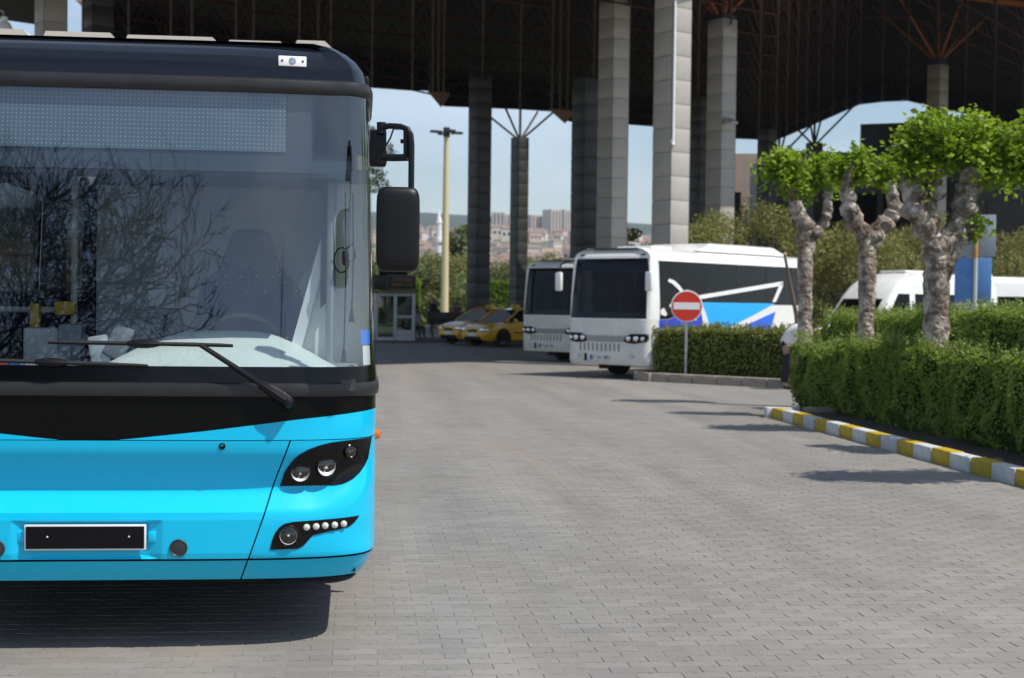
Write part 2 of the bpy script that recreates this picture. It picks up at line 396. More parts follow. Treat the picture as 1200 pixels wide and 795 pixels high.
# pavers one by one, wavy interlocking long edges, running bond across the yard
PU0, PU1, PV0, PV1 = -3.2, 5.9, 5.4, 31.0
b_ = MB(); b_.grid([[(x, y, -0.0024) for x in (PU0, PU1)] for y in (PV0, PV1)]); b_.build('joint_sand', M['sand'], yard, smooth=False)
def paver_outline():
    a, b, wv = 0.0985, 0.0488, 0.0042
    xs = [-a, -0.06, -0.045, -0.004, 0.011, 0.06, 0.075, a]; of = [wv, wv, -wv, -wv, wv, wv, -wv, -wv]
    bot = [(x, -b+o) for x, o in zip(xs, of)]; top = [(x, b+o) for x, o in zip(xs, of)][::-1]
    return bot+top
PO = paver_outline()
def paver_geo():
    n = len(PO); vs = [(x*.988, y*.962, 0.0) for x, y in PO] + [(x, y, -0.005) for x, y in PO]
    fs = [tuple(range(n))] + [(i, i+n, (i+1) % n+n, (i+1) % n) for i in range(n)]
    return vs, fs
PVS, PFS = paver_geo()
pm = MB(); pm.add(PVS, PFS); pm_me = pm.mesh('paver', M['paver'], smooth=False)
cells = []
r0, r1 = int(PV0/0.1), int(PV1/0.1)
for r in range(r0, r1):
    vv = r*0.1+0.05
    for c in range(int(PU0/0.2), int(PU1/0.2)+1):
        uu = (c+0.5)*0.2 - 0.1*(abs(r) % 2)
        if uu < PU0+.1 or uu > PU1-.1: continue
        ang = math.atan2(uu, vv)
        if vv > 7.6 and (uu < -2.4 or (uu < -0.9 and vv > 11)): continue
        if ang > R(36) or ang < R(-34): continue
        cells.append((uu, vv))
def in_frame(u, v): return v > 6.05 and R(-13.0) < math.atan2(u, v) < R(24.6)
near = sorted([c for c in cells if in_frame(*c)], key=lambda c: c[1]+0.02*abs(c[0]))[:300]
ns = set(near)
for (u, v) in near:
    link('paver', pm_me, yard, (u, v, rnd.uniform(-.0012, .0012)), rnd.uniform(-.012, .012))
rest = [c for c in cells if c not in ns]
PA = np.array(PVS); k = len(PVS); nr = len(rest); rg = np.random.default_rng(3)
cen = np.array(rest); ang = rg.uniform(-.012, .012, nr); dz = rg.uniform(-.0012, .0012, nr); tx = rg.uniform(-.003, .003, nr); ty = rg.uniform(-.004, .004, nr)
X = PA[None, :, 0]*np.cos(ang)[:, None]-PA[None, :, 1]*np.sin(ang)[:, None]; Y = PA[None, :, 0]*np.sin(ang)[:, None]+PA[None, :, 1]*np.cos(ang)[:, None]
Z = PA[None, :, 2]+dz[:, None]+X*tx[:, None]+Y*ty[:, None]
V = np.stack([X+cen[:, 0:1], Y+cen[:, 1:2], Z], -1).reshape(-1, 3)
base = (np.arange(nr)*k)
lv = []; ls = []
n_ = len(PO)
loops_one = np.array([i for f in PFS for i in f]); tot_one = np.array([len(f) for f in PFS])
me = bpy.data.meshes.new('paver_field'); me.vertices.add(len(V)); me.vertices.foreach_set('co', V.ravel())
lo = (loops_one[None, :]+base[:, None]).ravel(); me.loops.add(len(lo)); me.loops.foreach_set('vertex_index', lo)
tt = np.tile(tot_one, nr); me.polygons.add(len(tt)); st = np.concatenate([[0], np.cumsum(tt)[:-1]])
me.polygons.foreach_set('loop_start', st); me.polygons.foreach_set('use_smooth', [False]*len(tt)); me.update(calc_edges=True); me.validate(); me.materials.append(M['paver'])
o = link('paver_field', me, yard); o['kind'] = 'stuff'
# shaded asphalt apron and taxi rank pavement under the canopy
# kerbs: painted blocks along the planted island
M['kerb_yellow'] = mat('kerb_yellow', (0.50, 0.34, 0.015), 0.65, var=0.16, vs=9, bump=0.25, bs=80)
M['kerb_white'] = mat('kerb_white', (0.58, 0.58, 0.58), 0.65, var=0.12, vs=9, bump=0.25, bs=80)
M['kerb_stone'] = mat('kerb_concrete', (0.30, 0.26, 0.21), 0.85, var=0.2, vs=5, bump=0.3, bs=60)
kb = structure(bpy.data.objects.new('kerb', None)); C.objects.link(kb)
kmb = MB(); kmb.box((0, 0, 0), (0.16, 0.494, 0.17), bev=0.018); kys = [kmb.mesh('kerb_stone', M[c]) for c in ('kerb_yellow', 'kerb_white', 'kerb_stone')]
for i in range(26):
    v = 20.75-0.5*i
    link('kerb_stone', kys[i % 2], kb, (6.03+rnd.uniform(-.006, .006), v, 0.065+rnd.uniform(-.004, .004)), rnd.uniform(-.01, .01))
for i in range(18):
    link('kerb_stone', kys[1 if i == 0 else 2], kb, (6.2+.5*i if i else 6.12, 21.08, 0.065), PI/2)
s_ = MB(); N_ = 14
s_.grid([[(6.1+4.9*i/N_, 7.8+13.3*j/60, 0.085+0.03*noise.noise(Vector((i*.8, j*.5, 0)))) for i in range(N_+1)] for j in range(61)])
structure(s_.build('soil', M['soil']))
# far island kerb, turned with the bus bays
PH = R(47); BA = Vector((math.sin(PH), math.cos(PH), 0)); BL = Vector((math.cos(PH), -math.sin(PH), 0))
kf = structure(bpy.data.objects.new('island_kerb', None)); C.objects.link(kf)
K0 = Vector((6.05, 31.45, 0))
me_k = MB(); me_k.box((0, 0, 0), (0.18, 0.594, 0.24), bev=0.025); me_k = me_k.mesh('kerb_stone', M['kerb_stone'])
for i in range(11):
    p = K0 + BL*(0.45+0.6*i); link('kerb_stone', me_k, kf, (p.x, p.y, 0.06), PI/2-PH)
for a in (20, 50, 75):
    q = K0 + BL*0.2 + Vector((0, 0, 0)) - BL*0.45*math.sin(R(a)) + BA*(0.45-0.45*math.cos(R(a)))
    link('kerb_stone', me_k, kf, (q.x, q.y, 0.06), PI/2-PH-R(a)*1.0)
for i in range(6):
    q = K0 - BL*0.3 + BA*(0.8+0.6*i); link('kerb_stone', me_k, kf, (q.x, q.y, 0.06), -PH)
s2 = MB(); c_ = [K0+BL*0.0+BA*0.05, K0+BL*6.8+BA*0.05, K0+BL*6.8+BA*4, K0-BL*0.25+BA*4, K0-BL*.25+BA*.4]
s2.add([(p.x, p.y, 0.1) for p in c_], [tuple(range(5))]); structure(s2.build('island_soil', M['soil'], smooth=False))

# ------------------------------------------------------------------ the blue bus
def blue_bus():
    bus = thing('city_bus', 'bright cyan city bus with a blank black number plate, nearest the camera', 'bus', (-1.18, 6.75, 0))
    def shift(x, z): return 0.13*max(0, (x-1.0)/0.25)**1.5 if .45 < z < 1.0 and x > 1.0 else 0
    of = [(.30, .10), (.36, .055), (.412, .03), (.425, .004), (.45, 0), (.60, 0), (.632, .006), (.721, .075), (.745, .078), (.80, .062), (.875, .022), (.905, .012), (.95, .008), (1.147, .014), (1.21, .014), (2.54, .17), (2.60, .175), (2.66, .185), (2.70, .21), (2.74, .27), (2.77, .33), (2.79, .38)]
    osd = [(.30, .07), (.36, .03), (.425, .0), (.6, 0), (1.2, 0), (2.54, .05), (2.6, .055), (2.66, .07), (2.70, .10), (2.74, .15), (2.77, .21), (2.79, .30)]
    W, Lb = 1.27, 8.2
    sh = Shell(W, 5, 0.62, Lb, of, osd, shift)
    S, sx, sy = sh.S, sh.s_x, sh.s_y
    E = sh.smax
    def diag(z): return 0.669 + (0.883-0.669)*(z-.326)/(.951-.326)
    zl = [.318, .34, .36, .38, .412]
    def rows_panel(mb, zs, f0, f1, n, mi=0, proud=0.0):
        mb.grid([[S(f0(z)+(f1(z)-f0(z))*k/n, z, proud) for k in range(n+1)] for z in zs], mi)
    g = 0.0035
    zb = [.424, .43, .45, .50, .56, .60, .615, .632, .65, .69, .715, .728, .745, .77, .80, .84, .875, .89, .905, .93, .953]
    # plate recess: a real hollow in the hatch
    rx0, rx1, rz0, rz1 = -.335, .325, .428, .596
    hx = [-.335, -.30, .29, .325]
    mb = MB()
    def hatch_pt(x, z):
        d = 0.0
        ex = max(abs(x+.005)-.262, 0)/.066; ez = max(abs(z-.508)-.07, 0)/.02
        e = max(ex, ez)
        d = 0.022*max(0, min(1, 1-e)) if e < 1 else 0
        return S(sx(x), z, -d)
    zs_h = sorted(set(zb + [.418+.008*k for k in range(25)]))
    zs_h = [z for z in zs_h if .423 < z < .954]
    rows = []
    for z in zs_h:
        d = diag(z)-g; xs = sorted(set(list(np.linspace(-d, d, 37)) + [-.345, -.335, -.325, -.31, -.295, -.28, -.27, .26, .27, .285, .30, .315, .325, .335]))
        rows.append([hatch_pt(x, z) for x in xs])
    mb.grid(rows); mb.build('front_hatch', M['cyan'], bus, ang=24)
    mb = MB(); rows_panel(mb, zl, lambda z: sx(-(diag(z)-g)), lambda z: sx(diag(z)-g), 30); mb.build('bumper_skirt', M['cyan'], bus)
    for sg in (-1, 1):
        mb = MB(); rows_panel(mb, zb, lambda z: sx(sg*(diag(z)+g)), lambda z: sg*sy(1.35), 34); mb.build('corner_panel', M['cyan'], bus, ang=28)
        mb = MB(); rows_panel(mb, zl, lambda z: sx(sg*(diag(z)+g)), lambda z: sg*sy(1.35), 24); mb.build('bumper_skirt', M['cyan'], bus)
    # inner dark shell closing the gaps
    mb = MB(); sh.band(mb, -E, E, .33, 1.2, 90, 12, -.035); mb.build('inner_shell', M['hole'], bus)
    # upper band under the black mask
    vx = [(0, .9575), (.145, .9575), (.504, .996), (.9, 1.046), (1.25, 1.082), (9, 1.095)]
    def vz(x): return float(np.interp(abs(x), [a for a, b in vx], [b for a, b in vx]))
    sl_ = [-sy(1.35)+(2*sy(1.35))*k/110 for k in range(111)]
    def xof(q): return float(np.interp(abs(q), sh.cs, sh.xs)) if abs(q) < sh.s_y(.62) else 1.27
    mb = MB()
    for side in (-1, 1):
        cols = [(side*abs(q), .9565, max(.9575, vz(xof(q)))) for q in sorted(set(abs(a) for a in sl_)) if xof(q) > .13]
        sh.panel(mb, cols, 3)
    mb.build('front_band', M['cyan'], bus)
    mb = MB(); sh.panel(mb, [(q, vz(xof(q))+.0005, 1.148) for q in sl_], 4, -.001); mb.build('front_mask', M['mask_black'], bus)
    mb = MB(); rows = []
    for q in sl_:
        rows.append([S(q, z, p) for z, p in ((1.145, -.01), (1.147, .004), (1.153, .011), (1.165, .014), (1.195, .014), (1.206, .011), (1.212, .003), (1.213, -.01))])
    mb.grid(rows, flip=True); mb.build('bumper_strip', M['dark_trim'], bus)
    # windscreen
    qs = [-sx(1.2665)+2*sx(1.2665)*k/120 for k in range(121)]
    mb = MB(); sh.panel(mb, [(q, 1.213, 1.285) for q in qs], 2, .003); mb.build('windscreen_border', M['gloss_black'], bus)
    mb = MB(); sh.panel(mb, [(q, 1.213, 2.54) for q in qs], 14, 0.0); mb.build('windscreen', M['windscreen'], bus)
    for sg in (-1, 1): mb = MB(); sh.panel(mb, [(sg*q, 2.262, 2.54) for q in np.linspace(sx(1.02), sx(1.266), 16)], 4, -.012); mb.build('windscreen_border', M['gloss_black'], bus)
    for sg in (-1, 1):
        mb = MB(); a, b = sx(1.2665), sy(.62)
        sh.panel(mb, [(sg*(a+(b-a)*k/8), 1.21, 2.545) for k in range(9)], 8, .004); mb.build('windscreen_pillar', M['gloss_black'], bus)
    # roof moulding and dark dome
    se = sy(1.2); ql = [-se+2*se*k/100 for k in range(101)]
    mb = MB(); rows = []
    for q in ql: rows.append([S(q, z, p) for z, p in ((2.53, -.015), (2.535, .012), (2.55, .022), (2.575, .024), (2.592, .02), (2.60, .006), (2.602, -.012))])
    mb.grid(rows, flip=True); mb.build('roof_moulding', M['dark_trim'], bus)
    mb = MB()
    sfull = [-E+2*E*k/160 for k in range(161)]
    sh.cap(mb, [2.60, 2.62, 2.64, 2.66, 2.68, 2.70, 2.72, 2.74, 2.755, 2.77, 2.78, 2.79], sfull); mb.build('roof', M['navy'], bus)
    # raised pale roof fairings, notched between
    mb_m = M['roof_cream'] = mat('roof_cream', (0.72, 0.66, 0.56), 0.5, var=0.06)
    for x0, x1, h in ((-1.03, -.88, .022), (-.78, -.33, .04), (-.30, .065, .036), (.075, .535, .030), (.545, .85, .020), (.86, 1.06, .028)):
        mb = MB(); mb.prism([(x0, 2.772), (x0+.02, 2.79+h), (x1-.05, 2.79+h), (x1, 2.772)], 'Y', .42, 3.4); mb.build('roof_fairing', mb_m, bus)
    # corner marker lamp plates
    for sg in (-1, 1):
        p = S(sx(sg*.895), 2.682, .006); mb = MB(); mb.box((0, 0, 0), (.128, .02, .05), bev=.004); o = mb.build('marker_lamp', M['plate_white'], bus); o.location = p; o.rotation_euler = (R(-12), 0, R(sg*7))
        mb = MB(); mb.lathe([(.0165, 0), (.0165, -.012), (.012, -.016), (.001, -.017)], (0, 0, 0), 'Y', 16); q = mb.build('lens', M['chrome'], o)
        for k in (-1, 1): mb = MB(); mb.lathe([(.005, -.009), (.005, -.013), (.001, -.013)], (k*.047, 0, 0), 'Y', 10); mb.build('screw', M['black_plastic'], o)
    for sg in (-1, 1):
        p = S(sg*sy(.42), .951, .0); mb = MB(); mb.box((0, 0, 0), (.05, .07, .045), bev=.014); o = mb.build('side_marker', M['orange_lens'], bus); o.location = p
        p = S(sg*sy(.5), 2.63, .0); mb = MB(); mb.box((0, 0, 0), (.03, .07, .07), bev=.012); o = mb.build('roof_marker', M['black_plastic'], bus); o.location = p
    # sides and rear
    zar = lambda y, lo: max(lo, max([.50+math.sqrt(max(0, .50**2-(y-c)**2))-.02 if abs(y-c) < .5 else 0 for c in (2.0, 6.4)]))
    for sg in (-1, 1):
        ys = np.linspace(1.35, Lb, 140)
        mb = MB(); sh.panel(mb, [(sg*sy(y), zar(y, .33), 1.18) for y in ys], 5); mb.build('side_panel', M['cyan'], bus)
        mb = MB(); sh.band(mb, sg*sy(.62), sg*E, 1.18, 1.30, 30, 1, -.001); sh.band(mb, sg*sy(.62), sg*E, 2.42, 2.60, 30, 2, -.001)
        edges = [.62, .78] ; 
        wins = [(.78, 1.95), (2.05, 3.4), (3.5, 4.9), (5.0, 6.4), (6.5, 7.9)]
        prev = .62
        for a, b in wins:
            sh.band(mb, sg*sy(prev), sg*sy(a), 1.30, 2.42, 2, 4, -.001); prev = b
        sh.band(mb, sg*sy(prev), sg*E, 1.30, 2.42, 3, 4, -.001)
        mb.build('window_surround', M['gloss_black'], bus)
        for a, b in wins:
            mb = MB(); sh.band(mb, sg*sy(a), sg*sy(b), 1.30, 2.42, 6, 4, -.004); mb.build('side_window', M['bus_glass'], bus)
        ws = MB()
    mb = MB(); sh.rear(mb, .33, 1.35, 6); mb.build('rear_panel', M['cyan'], bus)
    mb = MB(); sh.rear(mb, 1.35, 2.7, 8); mb.build('rear_window', M['gloss_black'], bus)
    mb = MB(); mb.box((0, 4.15, .36), (2.36, 7.9, .06)); mb.build('underbody', M['hole'], bus, smooth=False)
    for y in (2.0, 6.4):
        for sg in (-1, 1): make_wheel('wheel', .46, .28, M['steel'], bus, (sg*1.06, y, .46), sg)
    for sg in (-1, 1): mb = MB(); mb.box((sg*1.06, 1.36, .30), (.30, .02, .26)); mb.build('mud_flap', M['rubber'], bus, smooth=False)
    # ---- headlamps
    HP = [(.843, .741), (.862, .806), (.89, .852), (.92, .885), (.965, .912), (1.015, .930), (1.07, .942), (1.13, .947), (1.20, .951), (1.250, .953), (1.2490, .90), (1.243, .865), (1.23, .828), (1.21, .796), (1.18, .768), (1.14, .748), (1.10, .741)]
    FP = [(.797, .464), (.806, .505), (.817, .536), (.835, .562), (.86, .58), (.903, .588), (1.05, .594), (1.193, .599), (1.175, .575), (1.150, .556), (1.11, .546), (1.04, .536), (.985, .524), (.963, .50), (.945, .479), (.92, .466)]
    def lamp(par, x, z, r, ring, warm=False):
        p = S(sx(x), z, .004); n0 = (S(sx(x)+.02, z)-S(sx(x)-.02, z)); ang = math.atan2(n0.y, n0.x)
        if x < 0: ang = math.atan2(n0.y, n0.x)
        o = MB(); o.lathe([(r+ring, .0), (r+ring, -.010), (r+ring*.4, -.014), (r, -.008), (r*.98, .012), (r*.7, .03), (r*.30, .04), (.001, .042)], (0, 0, 0), 'Y', 32, mi=0)
        b = o.build('lamp', [M['gloss_black']], par); b.location = p; b.rotation_euler = (0, 0, ang)
        q = MB(); q.lathe([(r*.99, -.006), (r*.92, .002), (r*.66, .010), (r*.34, .014), (r*.30, .002), (.001, -.002)], (0, 0, 0), 'Y', 28)
        for k in range(6):
            a = k*PI/3+.3; q.box((math.cos(a)*r*.62, .012, math.sin(a)*r*.62), (r*.10, .012, r*.30), Matrix.Rotation(-a+PI/2, 3, 'Y'))
        q.build('reflector', M['reflector'] if not warm else M['warm_chrome'], b)
        q = MB(); q.lathe([(r, -.008), (r*.8, -.013), (r*.4, -.017), (.001, -.018)], (0, 0, 0), 'Y', 28); q.build('lens', M['lens'], b)
        return b
    M['warm_chrome'] = mat('warm_reflector', (0.75, 0.52, 0.42), 0.12, 1.0)
    M['led'] = mat('led_lens', (0.72, 0.74, 0.66), 0.15, coat=0.6)
    for sg in (-1, 1):
        mb = MB(); cols = [(sg*sx(a), lo, hi) for a, lo, hi in poly_cols(HP, 40)]; sh.slab(mb, cols, .006, .0045, nz=4)
        h = mb.build('headlight', M['gloss_black'], bus)
        lamp(h, sg*.936, .805, .042, .012); lamp(h, sg*1.058, .831, .045, .010); lamp(h, sg*1.168, .894, .030, .008, True)
        mb = MB(); cols = [(sg*sx(a), lo, hi) for a, lo, hi in poly_cols(FP, 40)]; sh.slab(mb, cols, .006, .0045, nz=3)
        f = mb.build('fog_light', M['gloss_black'], bus)
        lamp(f, sg*.878, .526, .040, .010)
        for a, z in ((.958, .562), (1.0, .564), (1.04, .566), (1.082, .567), (1.122, .569)):
            p = S(sx(sg*a), z, .006); q = MB(); q.lathe([(.0155, 0), (.0145, -.006), (.009, -.01), (.001, -.011)], (0, 0, 0), 'Y', 14); o = q.build('led', M['led'], f); o.location = p
    # ---- number plate, caps, wash hole
    mb = MB(); mb.box((0, 0, 0), (.527, .012, .114), bev=.003); pl = mb.build('number_plate', M['plate_white'], bus); pl.location = (-.01, -.002, .525)
    mb = MB(); mb.box((0, -.0075, 0), (.511, .006, .098)); mb.build('plate_face', mat('plate_black', (.005, .005, .006), .3, var=.2, spec=.2), pl, smooth=False)
    for a in (-.163, .19): mb = MB(); mb.lathe([(.0045, -.010), (.004, -.0125), (.001, -.013)], (a, 0, .004), 'Y', 10); mb.build('rivet', M['plate_white'], pl)
    for a in (-1, 1): mb = MB(); mb.box((a*.283-.005, .012, .525), (.034, .012, .05), bev=.004); mb.build('plate_bracket', M['cyan'], bus)
    for sg in (-1, 1):
        p = S(sx(sg*.395), .476, .003); mb = MB(); mb.lathe([(.039, .01), (.039, -.004), (.036, -.006), (.033, -.003), (.02, -.005), (.001, -.006)], (0, 0, 0), 'Y', 28); o = mb.build('tow_eye_cover', mat('grey_cap', (.03, .033, .036), .45), bus); o.location = p
    p = S(sx(.582), .929, .001); mb = MB(); mb.lathe([(.015, 0), (.015, -.004), (.011, -.005), (.009, .001), (.001, .001)], (0, 0, 0), 'Y', 18); o = mb.build('hatch_lock', M['black_plastic'], bus); o.location = p
    # ---- wipers
    def wiper(px_, pz, ang, bx, bz, d_=1):
        wroot = MB(); P = S(sx(px_), pz, .0); B = S(sx(bx), bz, .0)
        n_ = Vector((0, -1, .12)).normalized()
        p0 = P + n_*.045; p1 = B + n_*.05; d = (p1-p0)
        wroot.lathe([(.030, .0), (.030, -.03), (.024, -.06), (.014, -.072), (.001, -.074)], P, 'Y', 18)
        a = [p0, p0+d*.12, p0+d*.30, p0+d*.32, p0+d*.98]
        wroot.tube(a, [.026, .028, .020, .013, .011], 8)
        wr = wroot.build('wiper', M['black_plastic'], bus)
        b = MB(); l0, l1 = -.655, .15
        dirv = Vector((1, 0, 0)); c, s_ = math.cos(ang), math.sin(ang)
        def bp(t, up, outw): 
            x = bx + d_*t*c; z = bz + t*s_ + up
            return S(sx(x), z, outw)
        b.tube([bp(l0+(l1-l0)*k/14, .0, .030) for k in range(15)], [.005]+[.008]*2+[.0105]*9+[.009]*2+[.005], 6)
        b.tube([bp(l0+(l1-l0)*k/14, -.004, .012) for k in range(15)], .006, 4)
        b.build('blade', M['rubber'], wr)
        b = MB(); b.tube([bp(-.31+.028*k, 0, .036) for k in range(6)], [.010, .017, .02, .02, .017, .010], 8); b.build('blade_clip', M['black_plastic'], wr)
    wiper(.875, 1.127, R(-.5), .476, 1.383)
    wiper(-.83, 1.127, R(1.4), -.40, 1.305, -1)
    # ---- mirrors
    for sg in (1, -1):
        mr = MB()
        # housing: rounded box lofted over height
        rows = []
        hz = [0, .008, .02, .04, .075, .14, .20, .27, .31, .335, .353, .365, .372]
        sc_ = [.55, .74, .86, .94, .985, 1.0, 1.0, 1.0, .98, .93, .84, .70, .50]
        for z, k in zip(hz, sc_):
            ring = []
            for j in range(28):
                a = 2*PI*j/28; ca, sa = math.cos(a), math.sin(a); e = .42
                x = math.copysign(abs(ca)**e, ca)*.096*(k**.35 if k > .9 else k**.55); y = math.copysign(abs(sa)**(e+.15), sa)*(.055 if sa < 0 else .045)*k
                ring.append((x, y, z))
            rows.append(ring+[ring[0]])
        mr.grid(rows); n0 = len(mr.v)
        mr.f.append(tuple(range(28))); mr.m.append(0); mr.f.append(tuple(range(29*12, 29*12+28))); mr.m.append(0)
        m_o = mr.build('mirror', M['black_plastic'], bus, ang=50); m_o.location = (sg*1.352, -.12, 1.718)
        ar = MB(); o3 = Vector((sg*1.352, -.12, 1.718))
        def q(x, y, z): return Vector((sg*x, y, z))-o3
        ar.box(q(1.262, .0, 2.272), (.075, .05, .165), bev=.01)
        ar.tube([q(1.278, -.04, 2.36), q(1.31, -.05, 2.368), q(1.36, -.07, 2.364), q(1.39, -.085, 2.352), q(1.405, -.09, 2.325), q(1.409, -.10, 2.28), q(1.409, -.11, 2.05)], .0135, 10)
        ar.tube([q(1.276, -.04, 2.228), q(1.33, -.055, 2.226), q(1.395, -.085, 2.226)], .0165, 10)
        ar.tube([q(1.385, -.08, 2.362), q(1.387, -.085, 2.226)], .013, 8)
        ar.tube([q(1.276, -.03, 2.385), q(1.276, -.03, 2.335)], .022, 10); ar.tube([q(1.278, -.03, 2.25), q(1.278, -.03, 2.20)], .024, 10)
        ar.tube([q(1.345, -.06, 2.372), q(1.345, -.06, 2.352)], .02, 10)
        ar.tube([q(1.364, -.075, 2.298), q(1.384, -.085, 2.298)], [.011, .006], 8)
        ar.build('mirror_arm', M['black_plastic'], m_o)
        cb = MB(); cb.tube([q(1.255, -.03, 2.24), q(1.29, -.06, 2.27), q(1.315, -.075, 2.31), q(1.33, -.07, 2.355)], .004, 6); cb.build('cable', M['rubber'], m_o)
        gl = MB(); gl.box((0, .048, .19), (.155, .006, .31), bev=.003); gl.build('mirror_glass', M['chrome'], m_o)
    # ---- inside: display, dash, seat, walls
    mb = MB(); fx = [-.86, -.5, 0, .5, .858]
    cols = [(sx(a), 2.262, 2.53) for a in np.linspace(-.862, .862, 40)]; sh.panel(mb, cols, 4, -.022)
    dm = mb.build('destination_display', emit_free_dots('display_dots', (0.10, 0.135, 0.17), (0.30, 0.36, 0.40), 52.0), bus)
    head = mat('header_navy', (0.03, 0.042, 0.06), .4, var=.15)
    mb = MB(); sh.panel(mb, [(sx(a), 2.17, 2.54) for a in np.linspace(-1.22, 1.22, 50)], 3, -.03); mb.box((0, .55, 2.16), (2.3, .7, .02)); mb.build('destination_box', head, bus)
    wallm = mat('interior_grey', (0.60, 0.66, 0.70), .6, var=.04); cream = mat('interior_cream', (0.84, 0.84, 0.76), .6, var=.04)
    mb = MB(); mb.box((0, 4.5, 2.36), (2.3, 7.2, .03)); mb.build('ceiling', mat('cabin_ceiling', (.10, .115, .125), .7), bus, smooth=False)
    mb = MB(); mb.box((0, 4.15, .62), (2.42, 7.9, .04)); mb.build('cabin_floor', mat('cabin_floor', (.07, .075, .08), .8, var=.2), bus, smooth=False)
    mb = MB(); mb.box((0, .42, 1.20), (2.34, .66, .05)); mb.build('dashboard', mat('dash_dark', (.05, .055, .06), .6, var=.2), bus, smooth=False)
    # pale cowl in front of the driver
    mb = MB(); rows = []
    for k in range(15):
        t = k/14; y = .17+.50*t; zc = 1.262+.172*math.sin(t*PI/2)**.9; x0 = -.06+.26*t**1.3; x1 = 1.17-.30*t**1.2
        row = []
        for j in range(25):
            u = j/24; e = 1-abs(2*u-1)**5; row.append((x0+(x1-x0)*u, y-.02*math.sin(PI*u), 1.235+(zc-1.235)*(.25+.75*e)))
        rows.append(row)
    mb.grid(rows); rows = [[rows[-1][j], (rows[-1][j][0], .69, 1.2)] for j in range(25)]; mb.grid(rows)
    mb.build('dash_cowl', mat('cowl_pale', (.62, .68, .64), .45, var=.05, vs=6), bus)
    mb = MB()
    for k in range(41):
        a = 2*PI*k/40
    pts = [Vector((.60+.235*math.cos(2*PI*k/40), .93+.1*math.sin(2*PI*k/40)*-1, 1.285+.235*math.sin(2*PI*k/40)*.95)) for k in range(41)]
    mb.tube(pts, .015, 8, cap=False); mb.tube([(.60, .93, 1.23), (.60, .85, .9)], .03, 8)
    mb.tube([(.40, .93, 1.23), (.80, .93, 1.23)], .016, 8); mb.build('steering_wheel', mat('wheel_grey', (.16, .17, .18), .25), bus)
    st = MB()
    prof = [(.30, 1.02), (.305, 1.30), (.315, 1.56), (.33, 1.64), (.37, 1.70), (.425, 1.745), (.455, 1.82), (.485, 1.92), (.505, 1.955), (.535, 1.97), (.60, 1.972)]
    outl = prof + [(1.20-x, z) for x, z in prof[::-1]]
    n = len(outl); vs = []; 
    for y, k in ((1.36, .94), (1.385, .985), (1.42, 1.0), (1.48, .99), (1.52, .93)):
        vs.append([(.60+(x-.60)*k, y+(z-1.5)*.10, 1.5+(z-1.5)*k) for x, z in outl])
    st.grid([r+[r[0]] for r in vs]); st.add(vs[0], [tuple(range(n))]); st.add(vs[-1], [tuple(range(n))])
    st.box((.6, 1.1, .98), (.52, .55, .16), bev=.04); st.box((.6, 1.15, .77), (.3, .4, .28))
    # blue woven cover with small printed flecks
    m, t, nn, l, p = nodes('seat_fabric'); tcn = nn.new('ShaderNodeTexCoord')
    vo = nn.new('ShaderNodeTexVoronoi'); vo.inputs['Scale'].default_value = 24; vo.inputs['Randomness'].default_value = .35; l.new(tcn.outputs['Object'], vo.inputs['Vector'])
    lt = nn.new('ShaderNodeMath'); lt.operation = 'LESS_THAN'; lt.inputs[1].default_value = .2; l.new(vo.outputs['Distance'], lt.inputs[0])
    rr = nn.new('ShaderNodeValToRGB'); rr.color_ramp.interpolation = 'CONSTANT'; e = rr.color_ramp.elements; e[0].color = (.10, .24, .55, 1); e[1].position = .72; e[1].color = (.62, .36, .07, 1)
    sxx = nn.new('ShaderNodeSeparateColor'); l.new(vo.outputs['Color'], sxx.inputs[0]); l.new(sxx.outputs[0], rr.inputs['Fac'])
    mi = nn.new('ShaderNodeMixRGB'); mi.inputs['Color1'].default_value = (.022, .05, .17, 1); l.new(lt.outputs[0], mi.inputs['Fac']); l.new(rr.outputs[0], mi.inputs['Color2']); l.new(mi.outputs[0], p.inputs['Base Color']); p.inputs['Roughness'].default_value = .9
    M['seat_fabric'] = m
    st.build('driver_seat', m, bus)
    mb = MB(); mb.box((.20, 1.35, 1.44), (.10, .10, .20), bev=.02); mb.build('armrest', M['black_plastic'], bus); mb = MB(); mb.box((.99, 1.2, 1.44), (.085, .10, .22), bev=.02); mb.build('armrest', M['black_plastic'], bus)
    mb = MB(); mb.box((.45, 2.1, 1.5), (1.55, .03, 1.72)); mb.build('cab_partition', wallm, bus, smooth=False)
    mb = MB(); mb.prism([(.86, 1.25), (1.10, 2.15), (1.235, 2.15), (1.235, 1.25)], 'Y', .52, .54); mb.build('cab_side_blind', cream, bus, smooth=False)
    mb = MB(); mb.prism([(1.0, 1.55), (1.0, 2.24), (1.06, 2.24), (1.055, 1.60)], 'Y', .46, .48); mb.build('reflection_strip', mat('reflection_dark', (.05, .06, .06), .9, var=.4, vs=8, stretch=(8, 1, .3)), bus, smooth=False)  # dark strip added to stand in for the mirror's reflection in the corner glass
    mb = MB(); mb.tube([(1.05, .44, 1.24), (1.05, .46, 2.2)], .022, 8); mb.build('cab_post', mat('post_grey', (.28, .30, .31), .4), bus)
    mb = MB(); mb.prism([(.83, 1.25), (1.07, 2.15), (1.115, 2.15), (.885, 1.25)], 'Y', .49, .505); mb.build('blind_strap', mat('strap_white', (.75, .76, .76), .5), bus, smooth=False)
    mb = MB(); mb.box((1.075, .5, 1.245), (.22, .4, .09), bev=.02); mb.build('side_console', mat('console_grey', (.22, .24, .24), .5), bus)
